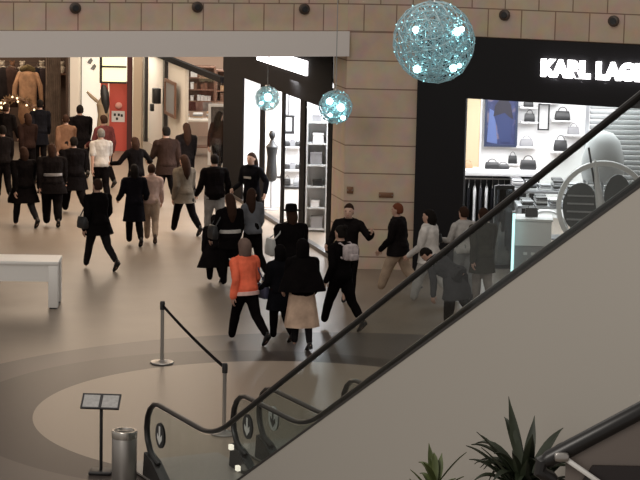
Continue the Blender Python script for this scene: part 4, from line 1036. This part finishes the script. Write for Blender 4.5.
        return MB().loft(rings + list(reversed(ins))[:3]).build(name, m_, t)
    if coat: flared(.6, coat[0], .105, coat[1], mt, 'coat_skirt', .03, .015)
    if cape:
        zc, wc = cape; rings = []
        for i, (q, wq, dq) in enumerate(((0, .05, .045), (.05, .085, .055), (.13, .128, .075), (.35, .15, .095), (.7, .15 + (wc - .15) * .6, .12), (1, wc, .15))):
            z = .85 + (zc - .85) * q
            rings.append([sc(up(V(wq * cos(2 * pi * j / 30) * (1 + .04 * q * sin(2 * pi * j / 30 * 8)), -.004 + dq * sin(2 * pi * j / 30) * (1 + .04 * q * sin(2 * pi * j / 30 * 8)), z))) for j in range(30)])
        MB().loft(rings + [[q.lerp(sum(rings[-1], V(0, 0, 0)) / 30, .08) for q in rings[-1]]]).build('cape', mt, t)
    if skirt: flared(.6, skirt[1], .1, skirt[2], cloth(*skirt[0]), 'skirt', .06, .01)
    # hair
    st, hc = hair; hm = HAIR[hc]; hr = MB()
    if st != 'none':
        def hs(x, y, z): return sc(hd(V(x, y, z)))
        cap = []
        for z, a, b, y in ((.885, .04, .032, -.024), (.905, .047, .042, -.024), (.925, .05, .05, -.018), (.948, .0515, .058, -.011), (.968, .047, .058, -.006), (.986, .036, .045, -.006), (.999, .02, .026, -.006), (1.004, .006, .008, -.006)):
            cap.append(ring(z, a, b, y, hd, 2.05))
        hr.loft(cap)
        if st == 'long': hr.tube([hs(0, -.03, .95), hs(0, -.05, .9), hs(0, -.058, .84), hs(0, -.06, .77), hs(0, -.058, .72)], [.045 * S, .052 * S, .055 * S, .05 * S, .03 * S], n=12, up=(1, 0, 0), sq=1.0)
        if st == 'bob': hr.tube([hs(0, -.03, .95), hs(0, -.036, .9), hs(0, -.036, .862)], [.05 * S, .056 * S, .05 * S], n=12)
        if st == 'bun': hr.ball(hs(0, -.06, .985), .03 * S)
        if st == 'tail': hr.tube([hs(0, -.055, .965), hs(0, -.085, .93), hs(0, -.08, .86), hs(0, -.075, .81)], [.02 * S, .024 * S, .022 * S, .008 * S], n=8)
        fuse(hr.build('hair', hm, t), .013, 1, .003 * S)
    if hood:
        hm_ = MB(); hm_.loft([ring(z, a, b, y, hd, 2.1) for z, a, b, y in ((.84, .06, .055, -.012), (.875, .058, .06, -.02), (.92, .06, .066, -.02), (.96, .058, .068, -.014), (.99, .044, .052, -.012), (1.008, .02, .025, -.012))])
        hm_.build('hood', cloth(*hood), t)
    if hat:
        kind, hc_ = hat; hm_ = MB()
        if kind == 'brim':
            hm_.loft([ring(z, a, b, -.004, hd, 2) for z, a, b in ((.962, .095, .1), (.968, .097, .102), (.972, .058, .068), (1.01, .053, .062), (1.025, .046, .054), (1.03, .02, .024))])
        elif kind == 'beanie':
            hm_.loft([ring(z, a, b, -.006, hd, 2) for z, a, b in ((.94, .053, .066), (.962, .0545, .067), (.966, .052, .064), (.99, .043, .052), (1.008, .026, .032), (1.014, .008, .01))])
        elif kind == 'cap':
            hm_.loft([ring(z, a, b, -.004, hd, 2) for z, a, b in ((.955, .052, .064), (.975, .05, .062), (.995, .036, .044), (1.008, .01, .012))])
            hm_.loft([[sc(hd(V(x, y, z))) for x, y, z in ((-.04, .05, zz), (.04, .05, zz), (.032, .1, zz - .006), (0, .112, zz - .008), (-.032, .1, zz - .006))] for zz in (.958, .964)])
        hm_.build('hat', cloth(*hc_), t)
    PEOPLE[key] = dict(root=t, g=g, S=S, up=up, A=A, sc=sc, face=R(face), hd=hd)
    return t
def on_person(key, p):
    """world point of a local body point (fractions of height) of a person"""
    P = PEOPLE[key]; q = P['sc'](P['up'](V(*p))); c, s = cos(P['face']), sin(P['face'])
    return V(P['g'].x + q.x * c - q.y * s, P['g'].y + q.x * s + q.y * c, q.z)
def shoulder_bag(key, side, label, m_, w_=.3, h_=.24, z=.5, out=.2, y=0.0):
    P = PEOPLE[key]; c = on_person(key, (side * out, y, z)); t = thing('shoulder_bag', label, 'bag', c, P['face'] + pi / 2)
    d = .11
    MB().loft([[V(sx * w_ / 2 * k, sy * d / 2 * k2, zz) for sx, sy in ((1, .6), (.9, 1), (-.9, 1), (-1, .6), (-1, -.6), (-.9, -1), (.9, -1), (1, -.6))] for zz, k, k2 in ((-h_ / 2, .9, .8), (-h_ * .4, 1, 1), (0, 1, 1), (h_ * .42, .92, .7), (h_ / 2, .86, .4))]).build('body', m_, t)
    shp = on_person(key, (side * .098, 0, .838)) - c; ca, sa = cos(-P['face'] - pi / 2), sin(-P['face'] - pi / 2)
    l = V(shp.x * ca - shp.y * sa, shp.x * sa + shp.y * ca, shp.z)
    MB().tube([(-w_ * .38, 0, h_ * .42), (l.x * .6 - .07, l.y * .7, l.z * .6), (l.x - .03, l.y, l.z), (l.x + .03, l.y, l.z + .004), (l.x * .6 + .07, l.y * .7, l.z * .6), (w_ * .38, 0, h_ * .42)], .012, n=6).build('strap', m_, t)
    return t
def backpack(key, label, m_, w_=.28, h_=.36, z=.72, y=-.14):
    P = PEOPLE[key]; c = on_person(key, (0, y, z)); t = thing('backpack', label, 'bag', c, P['face'])
    MB().box((0, 0, 0), (w_, .15, h_), 0, .05).build('body', m_, t); MB().box((0, -.085, -.07), (w_ * .7, .06, h_ * .4), 0, .025).build('pocket', m_, t)
    for s in (-1, 1): MB().tube([(s * .09, .07, h_ * .4), (s * .1, .14, h_ * .52), (s * .1, .26, h_ * .4), (s * .1, .3, 0), (s * .09, .1, -h_ * .4)], .014, n=6).build('strap', m_, t)
    return t
BK = ('black', (.0045, .0036, .0038)); BK2 = ('soft_black', (.0085, .0068, .0068)); BK3 = ('blue_black', (.005, .005, .0065)); CH = ('charcoal', (.03, .028, .03)); NV = ('navy', (.006, .0055, .0075))
GR = ('grey', (.2, .19, .19)); LG = ('light_grey', (.4, .38, .36)); BG = ('beige', (.4, .3, .22)); OL = ('olive_grey', (.12, .1, .078)); BR = ('brown', (.024, .014, .011)); MR = ('maroon', (.17, .035, .032)); WH = ('off_white', (.37, .345, .32))
OR = ('orange', (.85, .16, .085)); CR = ('cream_pink', (.5, .36, .27)); BL = ('grey_blue', (.125, .13, .145)); JN = ('grey_jeans', (.2, .2, .2))
W1 = ((-20, 7, 18), (20, 7, 22)); W2 = ((22, 7, 25), (-20, 7, 15))
# the crowd, roughly from the left, far ones first
person('a1', 40, 168, 1.72, 10, 'person in dark blue coat at the dim shop entrance, left of the white pillar', ('ink', (.009, .009, .012)), BK, coat=(.34, .13), stride=(8, -8))
person('a2', 6, 172, 1.7, -20, 'person in dark clothes cut by the left edge, farthest back near the garland', BK2, BK, stride=(10, -8), hair=('short', 'brown'))
person('a3', 28, 183, 1.68, 30, 'person in dark brown jacket seen behind the two front walkers of the far-left group', ('dark_brown', (.02, .011, .009)), BK, hair=('bob', 'brown'), stride=(15, -12))
person('a4', 66, 184, 1.66, 15, 'person in tan jacket partly hidden behind the tall black-clad person by the white pillar', ('tan', (.17, .095, .06)), BK2, hair=('short', 'brown'), stride=(12, -10), skin=3)
person('a5', 80, 177, 1.78, 20, 'tall person in black seen head-high before the white pillar', BK, BK, stride=(15, -12), coat=(.4, .15), wide=1.2)
person('a6', 104, 187, 1.72, 35, 'person in maroon jacket before the red shop', MR, BK, stride=(16, -12), hair=('short', 'brown'), arms=((10, 25, 60), (-10, 15, 30)))
person('a7', 218, 179, 1.66, -30, 'distant person in dark clothes standing in front of the panelled shop mirror', BR, BK, stride=(6, -6), hair=('long', 'black'))
person('a8', 166, 207, 1.84, 25, 'tall person in brown coat, back turned, below the pale panelled wall', BR, BK, coat=(.42, .13), stride=(18, -18), arms=((20, 18, 50), (-10, 14, 40)), wide=1.1)
person('a9', 186, 197, 1.72, 20, 'person with long dark hair just right of the tall brown coat', BK2, BK, stride=(15, -12), hair=('long', 'brown'))
person('a10', 136, 212, 1.68, 30, 'person in black with elbows out, left of the tall brown coat', BK, BK, arms=((10, 42, 80), (10, 42, 80)), stride=(18, -18), hair=('bob', 'brown'), lean=8)
person('a11', 3, 200, 1.7, 20, 'person in dark jacket half cut by the left picture edge', BK2, BK, stride=(15, -15))
person('a12', 74, 213, 1.72, 28, 'person in long black coat walking between the belted walker and the white shirt', BK, BK, coat=(.33, .15), stride=(24, -22), arms=W1, wide=1.25)
person('a13', 101, 205, 1.72, 20, 'person in off-white shirt with back turned among dark coats', WH, BK, hair=('short', 'grey'), stride=(14, -12), sleeves=False, skin=0, hem=.5)
person('a14', 24, 226, 1.72, 30, 'walker in flared knee-length black coat at the front of the far-left group', BK, 'tights', coat=(.33, .175), stride=(20, -24), arms=W1, hair=('bob', 'brown'), wide=1.15)
person('a15', 52, 226, 1.72, 12, 'walker in black with grey waistband at the front of the far-left group', BK2, BK, coat=(.4, .15), stride=(9, -10), hair=('bob', 'brown'), wide=1.24)
person('a16', 98, 269, 1.74, 38, 'person in black thigh-length coat striding alone in front of the crowd', BK, 'tights', coat=(.41, .16), stride=(22, -26), knee=(6, 24), arms=((-14, 20, 30), (16, 22, 40)), hair=('short', 'brown'), wide=1.12)
person('a17', 134, 245, 1.62, 15, 'person in dark navy coat beside the child in beige trousers', NV, BK, coat=(.3, .14), stride=(12, -14), arms=((5, 26, 60), (5, 24, 60)), hair=('bob', 'black'))
person('a18', 151, 242, 1.58, 5, 'child in pale pink top and beige trousers close beside the navy coat', ('dusty_pink', (.42, .3, .26)), ('dull_beige', (.3, .22, .16)), stride=(12, -14), hair=('short', 'brown'), sleeves=True, shoes='brown')
person('a19', 184, 234, 1.7, 35, 'woman in long olive-grey coat and black trousers walking by herself', OL, BK, coat=(.42, .15), stride=(24, -28), knee=(5, 20), arms=((-10, 12, 30), (12, 10, 30)), hair=('long', 'brown'))
person('a20', 214, 238, 1.72, 20, 'person in black jacket and grey trousers left of the shop doorway', BK, JN, stride=(16, -14), arms=((6, 24, 40), (6, 30, 30)), wide=1.1, hem=.46)
person('a21', 251, 237, 1.72, 150, 'person in black top with pale chest mark facing out of the shop doorway', BK3, BK, stride=(5, -5), knee=(4, 6), arms=((12, 40, 30), (12, 14, 60)), hair=('long', 'brown'), skin=3)
person('a22', 229, 288, 1.68, 25, 'woman with long dark hair and pale waistband, behind the orange jacket', BK, BK, stride=(8, -10), hair=('long', 'brown'), coat=(.42, .12), arms=((5, 20, 40), (0, 8, 40)))
person('a23', 214, 282, 1.2, 25, 'child in hooded black coat left of the pale waistband', BK2, BK, coat=(.22, .22), stride=(6, -6), hood=BK2, hair=('none', 'black'), arms=((0, 12, 10), (0, 12, 10)), wide=1.25)
person('a24', 252, 279, 1.66, 40, 'woman in grey-blue jacket with dark hair, right behind the orange jacket', BL, BK, stride=(12, -12), hair=('long', 'brown'), arms=((10, 14, 40), (5, 12, 40)), look=(-50, 0))
person('a25', 290, 312, 1.76, 20, 'person in wide-brimmed black hat and long black coat', BK, BK, coat=(.25, .15), stride=(8, -8), hat=('brim', BK), hair=('bob', 'brown'), scarf=OL, wide=1.15)
person('a26', 279, 341, 1.5, 30, 'shorter person in black between the orange jacket and the cream skirt', BK3, BK, coat=(.33, .15), stride=(8, -10), hood=BK, hair=('none', 'black'), arms=((5, 14, 50), (5, 10, 40)))
person('a27', 245, 342, 1.68, 35, 'person in bright orange jacket and black trousers striding left', OR, BK, stride=(24, -28), knee=(8, 22), hood=('hood_grey', (.14, .095, .08)), hair=('none', 'brown'), arms=((-14, 12, 30), (8, 14, 50)), hem=.5, lean=6)
person('a28', 301, 350, 1.68, 15, 'woman in flared black cape over a cream knee-length skirt', BK, 'tights', skirt=(CR, .2, .155), stride=(7, -7), knee=(4, 12), hood=BK, hair=('none', 'black'), arms=((10, 8, 40), (0, 8, 40)), wide=1.05, cape=(.53, .225))
person('a29', 347, 304, 1.72, 170, 'person in black facing out with arm raised, before the stone pier', BK2, BK, stride=(10, -6), arms=((15, 38, 110), (10, 30, 70)), hair=('short', 'brown'), skin=3)
person('a30', 340, 329, 1.72, 40, 'person in black with pale patch on the back striding in front of the pier', BK, BK, stride=(26, -26), knee=(6, 18), arms=((-10, 14, 40), (10, 14, 40)), hair=('bun', 'black'))
person('a31', 397, 294, 1.62, 70, 'person with auburn hair in dark jacket and beige trousers by the portal edge', BK2, BG, stride=(24, -20), knee=(5, 18), hair=('short', 'auburn'), arms=((14, 8, 30), (-8, 8, 30)), coat=(.44, .15), wide=1.25)
person('a32', 428, 302, 1.66, 65, 'person in off-white padded jacket and grey trousers behind the handrail', ('padded_white', (.55, .52, .49)), LG, stride=(22, -22), hair=('bob', 'black'), arms=((14, 10, 40), (-5, 10, 30)), coat=(.45, .14), wide=1.2)
person('a33', 462, 300, 1.62, 30, 'person in white and grey top seen through the escalator glass', LG, JN, stride=(6, -6), hair=('short', 'brown'), arms=((20, 20, 70), (10, 14, 50)))
person('a34', 481, 308, 1.7, 20, 'person in dark olive coat standing behind the escalator glass', ('dark_olive', (.035, .033, .024)), ('stone', (.25, .22, .2)), coat=(.35, .14), stride=(5, -5), hair=('short', 'brown'))
person('a35', 456, 327, 1.6, 60, 'person bending forward in dark grey coat behind the escalator glass', CH, BK, stride=(12, -12), lean=62, arms=((40, 20, 20), (40, 14, 20)), hair=('short', 'black'), coat=(.3, .19), wide=1.25)
# things carried
shoulder_bag('a25', -1, 'pale grey shoulder bag hanging on the black coat of the hatted person', mat('bag_pale', (.36, .36, .35), rough=.5), .3, .28, .63, .225, -.06)
backpack('a30', 'small pale backpack on the striding person by the pier', mat('bag_pink_grey', (.42, .36, .36), rough=.7, var=.3, vscale=14), .26, .26, .76)
shoulder_bag('a27', 1, 'dark violet bag held at the right side of the orange jacket', mat('bag_violet', (.05, .05, .09), rough=.6), .26, .22, .5, .19)
shoulder_bag('a22', -1, 'black shoulder bag on the woman with the pale waistband', mat('bag_black', (.012, .012, .013), rough=.5), .28, .24, .6, .19)
shoulder_bag('a16', -1, 'black shoulder bag on the person striding alone', mat('bag_black', (.012, .012, .013), rough=.5), .26, .22, .55, .19)
shoulder_bag('a32', 1, 'small black bag worn on the padded off-white jacket', mat('bag_black', (.012, .012, .013), rough=.5), .24, .16, .68, .17)
# waistbands and prints worn
def waistband(key, z, a, b, m_):
    P = PEOPLE[key]; S = P['S']; r = []
    for zz, k in ((z - .018, 1), (z - .016, 1.03), (z + .016, 1.03), (z + .018, 1)):
        r.append([P['sc'](P['up'](V(a * k * cos(2 * pi * j / 24), -.002 + b * k * sin(2 * pi * j / 24), zz))) for j in range(24)])
    MB().loft(r).build('waistband', m_, P['root'])
waistband('a15', .625, .122, .098, cloth(*GR)); waistband('a22', .6, .118, .095, cloth(*LG))
waistband('a27', .5, .128, .1, cloth('hem_pink', (.75, .5, .45)))
P = PEOPLE['a21']; MB().prism([P['sc'](P['up'](V(x, .088, z))) for x, z in ((-.05, .7), (.05, .7), (.05, .725), (-.05, .725))], (0, .012, 0)).build('chest_print', cloth(*WH), P['root'])

# ------------------------------------------------------------------ foreground: stair parapet and potted plants
yp = 14.2
pA, pB = at_y(549, 459, yp), at_y(700, 379, yp)
t = thing('stair_parapet', 'dark sloping parapet with thick black rail at the lower right corner', 'parapet', (pA.x, yp, 0))
dv = (pB - pA); 
rl = MB(); rl.tube([V(0, 0, pA.z) , V(dv.x, 0, pB.z)], .062, n=12); rl.build('rail', M_rubber, t)
nz = MB(); nz.tube([V(.0, 0, pA.z), V(-.05, 0, pA.z - .02), V(-.06, 0, pA.z - .09), V(.02, 0, pA.z - .14)], .05, n=10); nz.build('rail_end', M_rubber, t)
pn = MB(); pn.prism([V(.12, -.02, 0), V(dv.x, -.02, 0), V(dv.x, -.02, pB.z - .05), V(.12, -.02, pA.z + .0)], (0, .05, 0)); pn.build('side_panel', mat('parapet_panel', (.15, .125, .11), rough=.5), t, smooth=False)
bs = MB(); bs.prism([V(.2, -.05, pA.z - .2), V(dv.x, -.05, pB.z - .72), V(dv.x, -.05, pB.z - .62), V(.3, -.05, pA.z - .03)], (0, .03, 0)); bs.build('dark_band', mat('parapet_band', (.018, .013, .013), rough=.4), t, smooth=False)
q0, q1 = at_y(563, 457, yp - .1), at_y(606, 487, yp - .1)
MB().tube([V(q0.x - pA.x, -.1, q0.z), V(q1.x - pA.x, -.1, q1.z)], .018, n=8).build('steel_strut', M_white, t)
MB().box((q0.x - pA.x - .01, -.1, q0.z), (.1, .06, .06), 0, .015).build('bracket', M_steel, t)
MB().box((dv.x / 2 + .15, .2, .5), (dv.x - .3, .4, 1.0)).build('base', mat('parapet_panel', (.07, .055, .05)), t, smooth=False)

def blade(mb, base, yaw, ln, rise, droop, wd):
    """one strap leaf: arched, folded along the middle, tapering to a point"""
    pts = []; sd = V(-sin(yaw), cos(yaw), 0)
    L_, C_, R_ = [], [], []
    for k in range(10):
        q = k / 9; r = ln * q * (1 - .2 * q); c = base + V(cos(yaw) * r, sin(yaw) * r, ln * (rise * q - droop * q * q))
        w_ = wd * (.35 + 2.6 * q * (1 - q)) * (1 - q ** 3) + .002
        L_.append(c + sd * w_ + V(0, 0, w_ * .45)); C_.append(c); R_.append(c - sd * w_ + V(0, 0, w_ * .45))
    mb.loft([[a, b, c, b - V(0, 0, .006)] for a, b, c in zip(L_, C_, R_)])
def plant(u, v_top, y, label, seed, n, ln, wd, m_leaf, pot_m, pot_h, pot_r, rise=(.6, 1.5)):
    rnd = random.Random(seed); p = at_y(u, v_top, y); t = thing('potted_plant', label, 'plant', (p.x, y, 0))
    MB().lathe([(.02, 0), (pot_r * .8, 0), (pot_r, pot_h * .95), (pot_r * 1.05, pot_h), (pot_r * .92, pot_h), (pot_r * .88, pot_h - .06), (.02, pot_h - .06)], n=28).build('pot', pot_m, t)
    MB().lathe([(.01, pot_h - .09), (pot_r * .88, pot_h - .09), (pot_r * .85, pot_h - .05), (.01, pot_h - .03)], n=20).build('soil', mat('soil', (.03, .02, .015), rough=.95), t)
    top = p.z; cz = top - ln * 1.0
    MB().tube([(0, 0, pot_h - .05), (.03, .02, (pot_h + cz) / 2), (0, 0, cz)], [.05, .045, .05], n=10).build('trunk', mat('trunk', (.07, .045, .03), rough=.9), t)
    for k in range(n):
        mb = MB(); q = k / n
        blade(mb, V(0, 0, cz + rnd.uniform(-.22, .04)), k * 2.399 + rnd.uniform(-.3, .3), ln * rnd.uniform(.75, 1.05), rnd.uniform(*rise), rnd.uniform(.35, .95), wd * rnd.uniform(.8, 1.2)); mb.build('leaf', m_leaf, t)
    for yaw, k_ in ((1.8, 1.02), (1.3, .8)):
        mb = MB(); blade(mb, V(0, 0, cz), yaw, ln * k_, 1.1, .08, wd); mb.build('leaf', m_leaf, t)
plant(527, 413, 15.4, 'larger dark green strap-leaved plant in a tall pot before the beige escalator side', 4, 60, .55, .045, mat('leaf_dark', (.022, .03, .015), rough=.5, var=.3), mat('pot_red', (.16, .05, .035), rough=.6), 1.0, .3)
plant(437, 452, 16.6, 'smaller bright green plant at the bottom edge before the beige escalator side', 8, 30, .3, .035, mat('leaf_green', (.07, .09, .025), rough=.5, var=.3), mat('pot_brown', (.1, .06, .04), rough=.6), .9, .22, (.7, 1.5))

finish_fuse()
